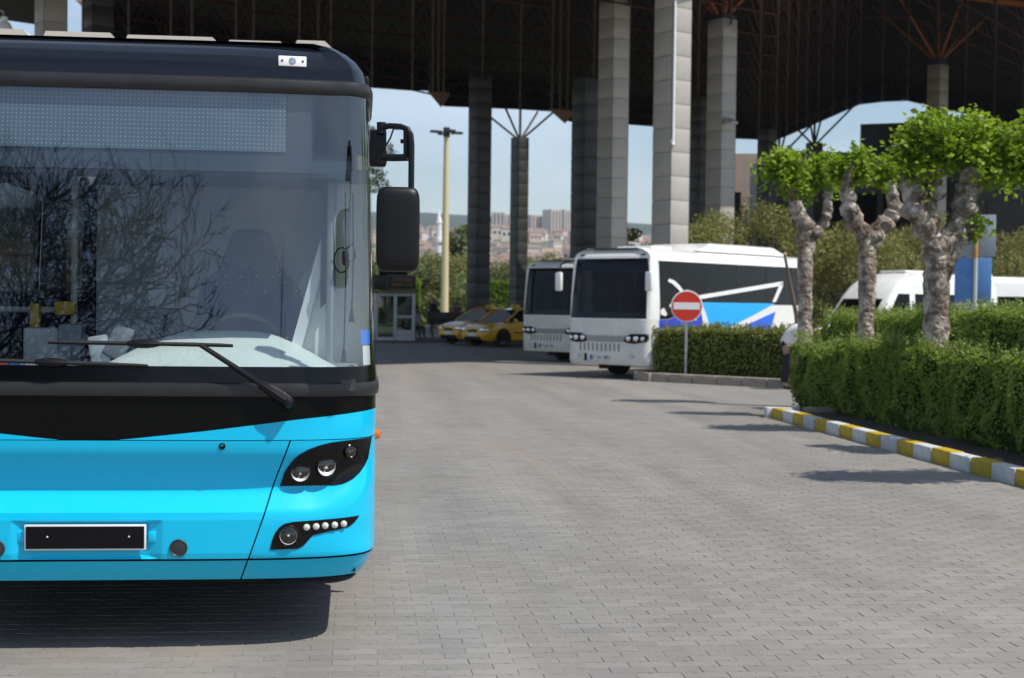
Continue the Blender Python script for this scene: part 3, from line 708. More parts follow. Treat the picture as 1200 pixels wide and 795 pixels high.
    for x, a, b, y in ((1.115, 2.1, 1.33, .40), (1.15, 2.1, 1.52, .42)):
        mb = MB(); mb.tube([(x, y, a), (x+.006, y, (a+b)/2), (x, y, b)], .004, 6); mb.tube([(x, y, b+.03), (x, y, b-.035)], [.006, .014], 8); mb.build('hanging_cord', M['rubber'], bus)
    mb = MB(); mb.tube([(1.10+.035*math.cos(a), .41, 1.78+.06*math.sin(a)) for a in np.linspace(.3, 2*PI+.1, 16)], .004, 5); mb.box((1.117, .41, 1.79), (.03, .03, .07), bev=.008); mb.tube([(1.118, .41, 1.83), (1.15, .41, 1.86), (1.165, .41, 1.80), (1.15, .41, 1.77)], .005, 5); mb.build('handset', M['black_plastic'], bus)
    p = S(sx(1.236), 1.415, -.004); mb = MB(); sh.panel(mb, [(q_, 1.385, 1.452) for q_ in np.linspace(sx(1.215), sx(1.252), 6)], 2, -.006); mb.build('windscreen_sticker', mat('sticker_blue', (.02, .22, .85), .4), bus)
    mb = MB(); sh.panel(mb, [(q_, 1.29, 1.38) for q_ in np.linspace(sx(1.22), sx(1.25), 6)], 2, -.006); mb.build('windscreen_sticker', M['plate_white'], bus)
    mb = MB(); mb.lathe([(.048, .03), (.05, .0), (.042, -.02), (.03, -.045), (.012, -.055), (.001, -.057)], (-.09, .42, 2.165), 'Z', 20); cm = mb.build('dome_camera', M['white'], bus)
    mb = MB(); mb.lathe([(.024, -.0), (.022, -.02), (.001, -.026)], (-.09, .38, 2.125), 'Y', 14); mb.build('lens', M['gloss_black'], cm)
    # fare machines and papers on the dash
    gm = mat('machine_grey', (.16, .18, .20), .4, var=.1)
    mb = MB(); mb.box((-.19, .62, 1.34), (.11, .10, .24), bev=.012); mb.build('ticket_machine', gm, bus)
    mb = MB(); mb.box((-.33, .66, 1.33), (.17, .12, .22), bev=.015); mb.build('ticket_machine', mat('machine_pale', (.38, .40, .40), .45, var=.1), bus)
    mb = MB(); mb.box((.06, .45, 1.37), (.10, .14, .17), Matrix.Rotation(R(24), 3, 'Y') @ Matrix.Rotation(R(-15), 3, 'X'), bev=.02); mb.build('validator', gm, bus)
    mb = MB(); mb.box((-.02, .42, 1.33), (.09, .08, .16), Matrix.Rotation(R(-10), 3, 'Y'), bev=.01); mb.build('card_reader', mat('machine_light', (.45, .5, .52), .3, var=.1), bus)
    pc = [(.55, .08, .09), (.6, .62, .6), (.06, .16, .5), (.7, .68, .6), (.10, .12, .14), (.16, .45, .6)]
    pm_ = [mat('paper', c, .7) for c in pc]
    x = -.55
    while x < -.03:
        wd = rnd.uniform(.02, .055); mb = MB(); mb.box((x+wd/2, .11+rnd.uniform(0, .03), 1.275), (wd*.92, .02, .05)); mb.build('booklet', rnd.choice(pm_), bus, smooth=False); x += wd
    pw = mat('pole_white', (.62, .64, .62), .35); py = mat('pole_yellow', (.75, .50, .02), .4)
    for x, y in ((-.36, 1.6), (.15, 2.02), (-.05, 4.2), (-.6, 3.0), (-.25, 5.4)):
        mb = MB(); mb.tube([(x, y, .64), (x, y, 2.34)], .017, 8); o = mb.build('grab_pole', pw, bus)
    mb = MB(); mb.tube([(-1.1, 1.6, 1.52), (-.36, 1.6, 1.52)], .016, 8); mb.build('grab_rail', pw, bus)
    mb = MB(); mb.box((-.40, 1.57, 1.53), (.11, .05, .075), bev=.01); mb.build('grip', py, bus); mb = MB(); mb.box((-.56, 1.57, 1.47), (.05, .05, .17), bev=.01); mb.build('grip', py, bus)
    pf = mat('passenger_fabric', (.018, .028, .06), .9, var=.2, vs=20)
    for y in (3.0, 3.9, 4.8, 5.7, 6.6):
        for x in (-.85, .85): seats = MB(); seats.box((x, y, 1.25), (.75, .09, .75), bev=.04); seats.box((x, y-.25, .9), (.75, .45, .1), bev=.03); seats.build('passenger_seat', pf, bus)
    mb = MB(); mb.box((0, 7.9, 1.5), (2.3, .03, 1.8)); mb.build('rear_bulkhead', mat('bulkhead_dark', (.05, .055, .06), .8), bus, smooth=False)
    return bus
blue_bus()

# ------------------------------------------------------------------ white coaches
def coach(label, blue, plate_txt):
    W, Lb = 1.12, 6.95
    of = [(.28, .06), (.34, .02), (.42, 0), (1.28, 0), (1.34, .01), (2.55, .15), (2.68, .19), (2.76, .25), (2.82, .33), (2.86, .40)]
    osd = [(.28, .03), (.4, 0), (1.7, 0), (2.6, .05), (2.70, .09), (2.76, .16), (2.82, .30), (2.86, .5)]
    sh = Shell(W, 6, .40, Lb, of, osd); S, sx, sy, E = sh.S, sh.s_x, sh.s_y, sh.smax
    c = thing('coach', label, 'coach', group='white coaches parked in the bays')
    Bm, Bs = M['off_white'], M['white']  # Bm is a greyer white, used on the front and the left side
    mb = MB(); q0 = sy(.45)
    sh.band(mb, -q0, q0, .30, 1.31, 60, 10); mb.build('front_panel', Bm, c)
    # windscreen frame: pillars and header
    for sg in (-1, 1): mb = MB(); sh.band(mb, sg*sx(1.045), sg*q0, 1.31, 2.63, 10, 8); mb.build('windscreen_frame', Bs, c)
    mb = MB(); sh.band(mb, -sx(1.05), sx(1.05), 1.31, 2.63, 40, 8, -.012); mb.build('windscreen', M['coach_front'], c)
    mb = MB(); sh.band(mb, -sx(1.05), sx(1.05), 1.31, 1.45, 40, 2, -.006); mb.build('windscreen_border', M['gloss_black'], c); mb = MB(); sh.band(mb, -sx(1.05), sx(1.05), 2.56, 2.63, 40, 2, -.006); mb.build('windscreen_border', M['gloss_black'], c)
    mb = MB(); sh.band(mb, -sx(1.0), sx(1.0), 2.36, 2.56, 30, 2, -.05); mb.build('sun_visor', mat('visor_blue', (.01, .03, .12), .4), c)
    sf = [-E+2*E*k/120 for k in range(121)]
    mb = MB(); sh.cap(mb, [2.63, 2.66, 2.68, 2.72, 2.76, 2.79, 2.82, 2.84, 2.86], sf); mb.build('roof', Bs, c)
    zar = lambda y, lo: max(lo, max([.44+math.sqrt(max(0, .48**2-(y-k)**2)) if abs(y-k) < .48 else 0 for k in (1.75, 5.6)]))
    wl = lambda y: float(np.interp(y, [.8, 1.0, 1.2, 1.34], [1.31, 1.38, 1.52, 1.70]))
    for sg in (-1, 1):
        ys = np.linspace(.45, Lb, 110); mb = MB()
        sh.panel(mb, [(sg*sy(y), zar(y, .30), wl(y)) for y in ys], 5); mb.build('side_panel', Bs if sg > 0 else Bm, c)
        gl = MB(); sh.panel(gl, [(sg*sy(y), wl(y), 2.58) for y in np.linspace(.45, Lb-.25, 60)], 4, -.006); gl.build('window_band', M['coach_glass'], c)
        fr = MB(); sh.band(fr, sg*sy(.45), sg*E, 2.58, 2.64, 50, 1); sh.band(fr, sg*sy(Lb-.25), sg*E, 1.70, 2.58, 3, 3); fr.build('window_frame', Bs, c)
        pl = MB()
        for y in (.95, 2.25, 3.55, 4.85, 6.0): sh.band(pl, sg*sy(y-.03), sg*sy(y+.03), 1.70, 2.58, 1, 3, -.002)
        sh.band(pl, sg*sy(.46), sg*sy(Lb-.25), 1.66, 1.71, 40, 1, .002)
        pl.build('window_pillar', M['gloss_black'], c)
    mb = MB(); sh.rear(mb, .3, 2.7, 8); mb.build('rear_panel', Bs, c)
    mb = MB(); mb.box((0, 3.6, .36), (2.0, 6.4, .1)); mb.build('underbody', M['hole'], c, smooth=False)
    mb = MB(); mb.box((0, 3.75, 1.0), (2.1, 5.9, .05)); mb.box((0, .55, 1.28), (2.1, .7, .08)); mb.build('cabin_floor', M['dark_trim'], c, smooth=False)
    mb = MB(); mb.box((0, 3.7, 2.66), (2.0, 6.0, .03)); mb.build('ceiling', M['dark_trim'], c, smooth=False)
    sm = mat('coach_seat', (.05, .04, .06), .9, var=.3); mb = MB()
    for y in np.arange(1.2, 6.5, .85):
        for x in (-.78, -.32, .32, .78): mb.box((x, y, 1.62), (.42, .13, .9), bev=.05); mb.box((x, y-.25, 1.28), (.42, .42, .14), bev=.04)
    o = mb.build('seats', sm, c)
    mb = MB(); pts = [(-.5+.2*math.cos(a), .8, 1.55+.2*math.sin(a)) for a in np.linspace(0, 2*PI, 25)]; mb.tube(pts, .014, 6); mb.build('steering_wheel', M['black_plastic'], c)
    mb = MB(); mb.tube([(-.35, .95, 1.3), (-.33, .95, 2.2)], .015, 6); mb.tube([(-.2, 1.3, 1.3), (-.18, 1.3, 2.5)], .02, 6); mb.build('grab_pole', M['steel'], c)
    mb = MB(); mb.box((.1, .5, 1.335), (.5, .25, .02)); mb.build('dash_papers', mat('papers', (.5, .5, .38), .8), c, smooth=False)
    for y in (1.75, 5.6):
        for sg in (-1, 1): make_wheel('wheel', .40, .26, M['steel'], c, (sg*.95, y, .40), sg)
    for sg in (-1, 1): mb = MB(); mb.box((sg*.95, 1.2, .3), (.3, .02, .3)); mb.build('mud_flap', M['rubber'], c, smooth=False)
    # front details
    tr = mat('coach_trim', (.30, .30, .31), .35, .2, var=.1)
    mb = MB(); sh.panel(mb, [(sx(x), .80+.03*(x/1.1)**2*1.5, .935+.06*abs(x/1.1)**3) for x in np.linspace(-1.09, 1.09, 50)], 3, .012); mb.build('trim_strip', tr, c)
    mb = MB(); sh.band(mb, -sx(1.06), sx(1.06), 1.285, 1.315, 40, 1, .008); mb.build('hatch_lip', Bs, c)
    for k in range(10):
        x = -.70+.118*k; mb = MB(); sh.band(mb, sx(x-.022), sx(x+.022), .60, .77, 2, 2, .003); mb.build('grille_slot', mat('slot_grey', (.22, .22, .21), .8) if k == 0 and 'slot' not in M else M['slot'], c)
        if 'slot' not in M: M['slot'] = bpy.data.materials['slot_grey']
    for sg in (-1, 1):
        mb = MB(); poly = [(.50, .82), (.56, .94), (.70, .99), (1.06, .99), (1.09, .92), (1.05, .82), (.8, .775), (.6, .79)]
        sh.slab(mb, [(sg*sx(a), l, h) for a, l, h in poly_cols(poly, 16)], .02, .016); h = mb.build('headlight', M['gloss_black'], c)
        for x, r in ((.63, .058), (.82, .062), (.98, .05)):
            p = S(sg*sx(x), .885, .018); mb = MB(); mb.lathe([(r, 0), (r*.9, -.012), (r*.5, -.02), (.001, -.022)], (0, 0, 0), 'Y', 18); o = mb.build('lamp', M['chrome'], h); o.location = p
        p = S(sg*sx(.72), .50, .004); mb = MB(); mb.lathe([(.055, 0), (.05, -.012), (.04, .01), (.001, .02)], (0, 0, 0), 'Y', 18); o = mb.build('fog_light', M['chrome'], c); o.location = p
    p = S(sx(-.55), .46, .004); mb = MB(); mb.box((0, 0, 0), (.07, .02, .16), bev=.008); o = mb.build('tow_cover', M['black_plastic'], c); o.location = p
    mb = MB(); mb.box((0, 0, 0), (.54, .015, .12), bev=.004); o = mb.build('number_plate', M['plate_white'], c); o.location = (-.14, -.012, .455)
    mb = MB(); mb.box((-.245, -.009, 0), (.045, .004, .116)); mb.build('country_band', mat('plate_blue', (.02, .08, .5), .4), o, smooth=False)
    text('plate_text', plate_txt, .115, M['gloss_black'], o, (.02, -.0095, 0), (PI/2, 0, 0), .001)
    # mirrors hang on arms at the top corners
    for sg in ((-1, 1) if blue else (1,)):
        mb = MB(); mb.box((sg*1.24, -.12, 2.12), (.17, .10, .42), bev=.035); m_ = mb.build('mirror', Bs, c)
        mb = MB(); mb.tube([(sg*1.02, .16, 2.60), (sg*1.14, -.06, 2.55), (sg*1.2, -.12, 2.48), (sg*1.22, -.12, 2.3)], [.022, .022, .02, .02], 8); mb.build('mirror_arm', M['black_plastic'], m_)
    for sg in (-1, 1):
        for x in (.85,): mb = MB(); p = S(sg*sx(x), 2.71, .01); mb.box(p, (.10, .05, .03), bev=.008); mb.build('marker_lamp', M['black_plastic'], c)
    # roof gear: hatch and cooling unit
    mb = MB(); mb.box((0, 1.4, 2.90), (.95, .8, .07), bev=.02); mb.build('roof_hatch', Bs, c)
    mb = MB(); mb.prism([(2.35, 2.855), (2.85, 3.05), (5.6, 3.05), (6.3, 2.855)], 'X', -.78, .78); u = mb.build('cooling_unit', Bs, c)
    mb = MB()
    for y in (3.25, 3.85): mb.box((.45, y, 3.055), (.4, .4, .012)); mb.box((-.45, y, 3.055), (.4, .4, .012))
    mb.build('fan_grille', M['dark_trim'], u, smooth=False)
    mb = MB(); mb.box((.06, .28, 1.50), (.30, .02, .17)); 
    if blue:
        def dec(name, poly, m, proud, n=24):
            mb = MB(); sh.panel(mb, [(sy(max(a, .43)), l, h) for a, l, h in poly_cols(poly, n)], 2, proud); return mb.build(name, m, c)
        rb, skb, bl = mat('royal_blue', (.012, .045, .55), .3, coat=.5), mat('sky_blue', (.0, .42, .95), .3, coat=.5), mat('mid_blue', (.005, .13, .80), .3, coat=.5)
        dec('livery_blue', [(.43, .90), (.43, 1.305), (.80, 1.305), (1.0, 1.375), (1.2, 1.515), (1.34, 1.695), (2.0, 1.695), (2.12, 1.25), (2.22, 1.05), (2.22, .90)], rb, .003); dec('livery_blue', [(.43, .31), (.43, .90), (1.24, .90), (1.24, .31)], rb, .003)
        dec('livery_sky', [(2.0, 1.695), (5.18, 1.695), (4.3, 1.43), (3.25, 1.14), (2.6, .95), (2.3, .95)], skb, .003)
        dec('livery_stripe', [(1.93, 1.72), (2.03, 1.72), (2.25, 1.40), (2.42, 1.1), (2.6, .92), (2.2, .92), (2.12, 1.2), (2.05, 1.45)], Bs, .006)
        dec('livery_flash', [(3.62, 1.11), (5.22, 1.50), (5.0, 1.05), (3.9, 1.0)], bl, .004)
        dec('livery_line', [(1.95, 1.76), (1.95, 1.85), (5.58, 2.235), (5.58, 2.135)], Bs, .008)
        dec('livery_line', [(5.06, 1.73), (5.22, 1.73), (5.58, 2.13), (5.58, 2.235), (5.46, 2.2)], Bs, .008)
        dec('livery_arc', [(.75, 2.14), (.82, 2.20), (1.0, 2.165), (1.2, 2.06), (1.4, 1.90), (1.55, 1.76), (1.42, 1.76), (1.28, 1.88), (1.1, 2.0), (.92, 2.09)], Bs, .008)
        text('livery_text', 'barkoç', .30, Bs, c, (sh.S(sy(1.5), 1.44).x+.008, 1.47, 1.43), (PI/2, 0, PI/2), .002, 1.0)
        dec('window_sticker', [(.47, 1.42), (.47, 1.52), (.60, 1.56), (.72, 1.42), (.65, 1.38)], Bs, .008)
        dec('window_sticker', [(.80, 1.58), (.88, 1.58), (.88, 1.64), (.80, 1.64)], Bs, .008)
    return c
c1 = coach('white coach with blue livery along its side, parked behind the no entry sign', True, '07 AU 083')
c1.location = (5.40, 32.32, 0); c1.rotation_euler = (0, 0, -PH)
c2 = coach('plain white coach half hidden behind the blue and white one', False, '07 AB 575')
c2.location = (5.34, 41.23, 0); c2.rotation_euler = (0, 0, -PH)

# ------------------------------------------------------------------ cars and minibuses
def car(name, label, cat, paint, taxi=False, group=None):
    """sedan, front at y=0 heading -y; lofted body, separate glass, wheels, lamps"""
    c = thing(name, label, cat, group=group)
    st = [ # y, half width, z bottom, z widest, z shoulder, z top centre
        (.0, .58, .30, .45, .60, .63), (.06, .74, .24, .48, .68, .71), (.22, .82, .21, .52, .75, .79), (.6, .86, .20, .55, .83, .88), (1.15, .87, .20, .56, .90, .96),
        (1.6, .87, .20, .57, .94, .97), (2.6, .87, .20, .57, .96, .97), (3.5, .87, .20, .58, .98, .99), (3.75, .86, .21, .58, .99, 1.02), (4.15, .82, .24, .58, .97, 1.0), (4.3, .74, .28, .55, .90, .93), (4.36, .6, .34, .5, .8, .83)]
    mb = MB(); rows = []
    for y, w, zb, zw, zs, zt in st:
        half = [(w*.80, zb), (w*.95, zb+.06), (w, zw), (w*.985, (zw+zs)/2), (w*.93, zs), (w*.78, (zs+zt)/2+.012), (w*.4, zt), (0, zt+.005)]
        rows.append([(x, y, z) for x, z in half] + [(-x, y, z) for x, z in half[::-1][1:]])
    mb.grid(rows); mb.add(rows[0], [tuple(range(len(rows[0])))]); mb.add(rows[-1], [tuple(range(len(rows[-1])))])
    mb.build('body', paint, c, ang=50)
    # cabin
    ro = [(1.75, .60, 1.40), (2.1, .62, 1.46), (2.7, .62, 1.47), (3.1, .60, 1.43), (3.25, .58, 1.40)]
    mb = MB(); mb.grid([[(w*k, y, z-.02*abs(k)**4+(.0)) for k in (-1, -.8, -.4, 0, .4, .8, 1)] for y, w, z in ro]); mb.build('roof', paint, c)
    def quad(nm, pts, m, mbx=None): b = MB(); b.add(pts, [tuple(range(len(pts)))]); return b.build(nm, m, c, smooth=False)
    gm = M['car_glass']
    quad('windscreen', [(-.76, 1.02, .955), (.76, 1.02, .955), (.60, 1.73, 1.39), (-.60, 1.73, 1.39)], gm)
    quad('rear_window', [(-.72, 3.85, 1.01), (.72, 3.85, 1.01), (.58, 3.27, 1.39), (-.58, 3.27, 1.39)], gm)
    for sg in (-1, 1):
        quad('side_window', [(sg*.815, 1.25, .965), (sg*.815, 2.28, .97), (sg*.63, 2.28, 1.43), (sg*.61, 1.82, 1.39)], gm)
        quad('side_window', [(sg*.815, 2.36, .97), (sg*.80, 3.55, .99), (sg*.60, 3.15, 1.39), (sg*.63, 2.36, 1.43)], gm)
        b = MB(); b.tube([(sg*.80, 1.0, .95), (sg*.615, 1.75, 1.395), (sg*.635, 2.1, 1.455), (sg*.635, 2.7, 1.46), (sg*.60, 3.25, 1.39), (sg*.76, 3.9, 1.0)], .035, 6)
        b.tube([(sg*.82, 2.32, .96), (sg*.635, 2.32, 1.45)], .035, 6); b.build('pillar', paint, c)
        for y in (.82, 3.5):
            make_wheel('wheel', .31, .2, M['steel'], c, (sg*.76, y, .31), sg)
            b = MB(); pts = [(sg*.868, y+.37*math.cos(a), .33+.37*math.sin(a)) for a in np.linspace(0, PI, 14)]; b.add(pts+[(sg*.868, y-.37, .205), (sg*.868, y+.37, .205)], [tuple(range(16))]); b.build('wheel_arch', M['hole'], c, smooth=False)
        b = MB(); b.box((sg*.60, .10, .63), (.34, .18, .13), Matrix.Rotation(sg*R(18), 3, 'Z'), bev=.04); h = b.build('headlight', M['chrome'], c)
        b = MB(); b.box((sg*.93, 1.35, 1.0), (.16, .10, .12), bev=.03); b.build('wing_mirror', paint, c)
        b = MB(); b.box((sg*.885, 2.3, .55), (.02, 1.9, .05)); b.build('rub_strip', M['black_plastic'], c, smooth=False)
        b = MB(); b.box((sg*.862, 1.95, .86), (.03, .16, .03), bev=.008); b.box((sg*.862, 2.9, .87), (.03, .16, .03), bev=.008); b.build('door_handle', M['black_plastic'], c)
    b = MB(); b.box((0, .03, .60), (.55, .1, .10), bev=.02); b.build('grille', M['gloss_black'], c)
    b = MB(); b.box((0, .04, .33), (1.0, .1, .12), bev=.02); b.build('air_intake', M['hole'], c)
    b = MB(); b.box((0, -.005, .45), (.5, .02, .11), bev=.004); b.build('number_plate', M['plate_white'], c)
    b = MB(); b.box((0, 2.2, .8), (1.3, 2.4, .3)); b.box((-.35, 1.9, 1.05), (.45, .15, .5), bev=.05); b.box((.35, 1.9, 1.05), (.45, .15, .5), bev=.05); b.box((0, 2.9, 1.02), (1.1, .15, .4), bev=.05); b.build('cabin', M['dark_trim'], c)
    if taxi:
        b = MB(); b.box((0, 2.15, 1.53), (.42, .16, .12), bev=.03); s_ = b.build('taxi_sign', mat('taxi_yellow_sign', (.8, .5, .02), .4), c)
        text('sign_text', 'TAKSİ', .085, M['gloss_black'], s_, (0, 2.066, 1.53), (PI/2, 0, 0), .001)
        wf = mat('bonnet_white', (.75, .75, .73), .35, coat=.4)
        for sg in (-1, 1):
            b = MB(); b.grid([[(sg*(.40+.13*k), y, z+.012) for k in (0, .5, 1)] for y, z in ((.30, .805), (.6, .872), (.9, .915), (1.1, .945))]); b.build('bonnet_flash', wf, c)
    return c
ty = mat('taxi_yellow', (.86, .46, .008), .3, coat=.7, var=.04)
t1 = car('taxi', 'yellow taxi with pale bonnet flashes, nearest the parked coaches', 'taxi', ty, True, 'yellow taxis at the rank'); t1.location = (4.30, 56.2, 0); t1.rotation_euler = (0, 0, -R(55))
t2 = copy_tree(t1); t2.location = (3.55, 58.9, 0); t2['label'] = 'yellow taxi half hidden behind the front taxi, next to the bench'
t3 = copy_tree(t1); t3.location = (8.3, 63.0, 0); t3['label'] = 'yellow taxi farthest back, only its roof showing behind the others'

def minibus(label):
    """high roof van, front at y=0 heading -y"""
    c = thing('minibus', label, 'minibus', group='white minibuses behind the hedges')
    st = [(0, .66, .78), (.03, .80, .90), (.12, .90, .98), (.35, .95, 1.05), (.75, .97, 1.13), (.80, .97, 1.16), (1.05, .97, 1.44), (1.36, .97, 1.78), (1.45, .975, 1.90), (1.75, .98, 2.16), (2.1, .98, 2.34), (2.5, .98, 2.43), (3.2, .98, 2.46), (5.4, .98, 2.45), (5.75, .97, 2.40), (5.88, .93, 2.28), (5.92, .86, 2.1)]
    wz = lambda z, w: w-.02-.115*max(0, (z-1.05)/1.3)**1.2
    mb = MB(); rows = []
    for y, w, zt in st:
        r = min(.22, .35*(zt-.3)); half = [(w-.06, .28), (w-.01, .42), (w, .6)]+[(wz(.6+(zt-r-.6)*k/4, w)+.02, .6+(zt-r-.6)*k/4) for k in (1, 2, 3, 4)]
        xw = half[-1][0]; half += [(xw-.02, zt-r*.6), (xw-.07, zt-r*.28), (xw-.17, zt-.04), (xw*.5, zt-.005), (0, zt)]
        rows.append([(x, y, z) for x, z in half]+[(-x, y, z) for x, z in half[::-1][1:]])
    mb.grid(rows); mb.add(rows[0], [tuple(range(len(rows[0])))]); mb.build('body', M['white'], c, ang=40)
    mb = MB(); mb.add(rows[-1], [tuple(range(len(rows[-1])))]); mb.build('rear_panel', M['white'], c, smooth=False)
    for sg in (-1, 1):
        for a, b in ((1.25, 2.15), (2.35, 3.5), (3.62, 4.6), (4.72, 5.55)):
            mb = MB(); poly = [(a, 1.30), (a+(.45 if a < 2 else .02), 1.90), (b, 1.90), (b, 1.30)]
            mb.add([(sg*(.984-.115*max(0, (z-1.05)/1.3)**1.2), y, z) for y, z in poly], [(0, 1, 2, 3)]); mb.build('side_window', M['coach_glass'], c, smooth=False)
        for y in (1.0, 4.7): make_wheel('wheel', .34, .22, M['steel'], c, (sg*.85, y, .34), sg)
        mb = MB(); mb.box((sg*.7, .05, .82), (.34, .2, .16), bev=.05); mb.build('headlight', M['chrome'], c)
        mb = MB(); mb.box((sg*1.12, 1.05, 1.3), (.2, .12, .26), bev=.04); mb.build('wing_mirror', M['black_plastic'], c)
    mb = MB(); mb.add([(-.78, .80, 1.185), (.78, .80, 1.185), (.70, 1.33, 1.772), (-.70, 1.33, 1.772)], [(0, 1, 2, 3)]); mb.build('windscreen', M['coach_glass'], c, smooth=False)
    mb = MB(); mb.box((0, 3.1, 2.47), (.9, 1.2, .06), bev=.02); mb.build('roof_vent', M['white'], c)
    return c
v1 = minibus('white high roofed minibus behind the tree trunks and clipped hedges'); v1.location = (12.0, 37.3, 0); v1.rotation_euler = (0, 0, -R(62)); v1.scale = (.97, .95, 1.05)
v2 = copy_tree(v1); v2.location = (19.3, 44.8, 0); v2.rotation_euler = (0, 0, -R(80)); v2['label'] = 'white minibus at the photo\'s right edge, seen past the back of the blue road sign'
v3 = copy_tree(v1); v3.location = (14.6, 41.6, 0); v3.rotation_euler = (0, 0, -R(88)); v3['label'] = 'white minibus parked directly behind the near one, only its roof showing'

# ------------------------------------------------------------------ bus station canopy on tiled pillars
M['panel_stone'] = mat('pillar_panel', (0.40, 0.37, 0.33), 0.55, var=0.10, vs=2.0, bump=0.1, bs=40)
M['pillar_core'] = mat('pillar_core', (0.05, 0.05, 0.055), 0.8)
M['mosaic'] = mat('pillar_mosaic', (0.20, 0.21, 0.23), 0.5, var=0.12, vs=3)
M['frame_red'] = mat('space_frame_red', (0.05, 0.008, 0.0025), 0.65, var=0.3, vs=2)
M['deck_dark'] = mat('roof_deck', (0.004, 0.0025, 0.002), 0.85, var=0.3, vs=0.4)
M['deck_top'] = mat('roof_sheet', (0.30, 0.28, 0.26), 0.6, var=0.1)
M['gable_brown'] = mat('gable_brown', (0.30, 0.16, 0.09), 0.6, var=0.1)
A_ = 0.66; HP_ = 0.62
def strip_panel(wd, ht, m, ribs=0):
    b = MB(); b.box((0, 0, 0), (wd, .03, ht), bev=.004); 
    for k in range(ribs): b.box((-wd/2+wd*(k+.5)/ribs, -.018, 0), (wd/ribs*.6, .012, ht*.98))
    return b.mesh('cladding_panel', m)
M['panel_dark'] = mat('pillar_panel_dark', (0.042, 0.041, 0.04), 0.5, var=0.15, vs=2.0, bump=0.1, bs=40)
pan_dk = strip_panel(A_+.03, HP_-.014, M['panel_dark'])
pan_me = strip_panel(A_+.03, HP_-.010, M['panel_stone']); pan_w = strip_panel(A_*.52, HP_-.014, M['panel_stone'])
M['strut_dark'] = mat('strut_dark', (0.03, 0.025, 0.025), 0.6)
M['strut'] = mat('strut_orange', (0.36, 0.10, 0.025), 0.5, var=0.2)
def pillar(label, u, v, top, rot=58, struts=0, spread=2.6, s_h=1.5, darker=False):  # the last flag picks darker copies of the cladding and struts
    p = thing('canopy_pillar', label, 'pillar', (u, v, 0), -R(rot), 'pillars carrying the bus station canopy')
    n = int(top/HP_)
    b = MB(); b.box((0, 0, top/2), (A_-.04, A_-.04, top)); b.build('core', M['pillar_core'], p, smooth=False)
    for f in range(4):
        for k in range(n+1):
            h = k*HP_+HP_/2
            if h+HP_/2 > top+.3: continue
            a = f*PI/2
            o = link('cladding_panel', pan_dk if darker else pan_me, p, (math.sin(a)*(A_/2), -math.cos(a)*(A_/2), h), a)
    if struts:
        b = MB(); b.tube([(0, 0, top), (0, 0, top+s_h)], .07, 8); b.build('strut', M['strut_dark'] if darker else M['strut'], p)
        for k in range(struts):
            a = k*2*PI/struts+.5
            b = MB(); b.tube([(.18*math.cos(a), .18*math.sin(a), top), (spread*math.cos(a), spread*math.sin(a), top+s_h)], .06, 8); b.build('strut', M['strut_dark'] if darker else M['strut'], p)
    return p
P5 = pillar('sunlit tiled pillar with a white pipe on its edge, behind the front coach', 8.08, 38.38, 10.6)
b = MB(); b.tube([(.37, -.30, 5.75), (.37, -.30, 10.6)], .035, 8); b.tube([(.33, -.30, 5.9), (.37, -.30, 5.75)], .05, 8); b.build('drain_pipe', mat('pipe_white', (.8, .82, .82), .35), P5)
pillar('grey tiled pillar just left of the sunlit pillar with the pipe', 7.9, 46.4, 11.2)
pillar('dark tiled pillar close behind the grey one, stopping below the roof', 7.94, 52.48, 9.6, darker=True)
pillar('thick black pillar behind the yellow taxis', 4.95, 61.83, 11.5, darker=True)
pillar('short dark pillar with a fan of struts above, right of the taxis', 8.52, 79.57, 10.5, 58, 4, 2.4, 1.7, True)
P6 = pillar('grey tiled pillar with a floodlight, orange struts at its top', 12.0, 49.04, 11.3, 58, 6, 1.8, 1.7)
pillar('dark pillar half behind the grey pillar with the floodlight', 15.2, 66.0, 11.0, darker=True)
pillar('dark pillar at the low end of the right hand roof slope', 20.31, 73.32, 10.5, darker=True)
P7 = pillar('pale tiled pillar with orange struts, rising above the largest pollarded tree', 26.83, 67.62, 13.3, 58, 6, 3.4, 3.0)
pillar('pillar seen above the bus roof, left of the slit of sky', -8.63, 43.12, 11.0)
pillar('pillar seen above the bus roof, right of the slit of sky', -7.99, 47.08, 11.5, darker=True)
b = MB(); b.box((.62, -.2, 7.75), (.42, .34, .10), Matrix.Rotation(R(25), 3, 'Y'), bev=.03); b.tube([(.33, -.2, 7.7), (.5, -.2, 7.74)], .03, 6); b.build('floodlight', M['steel'], P6)
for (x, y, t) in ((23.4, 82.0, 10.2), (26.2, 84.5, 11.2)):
    pillar('stub pillar under the raised roof, its struts black against the sky, ' + ('left' if x < 25 else 'right') + ' of the pair', x, y, t, 58, 4, 2.6, 2.4, True)

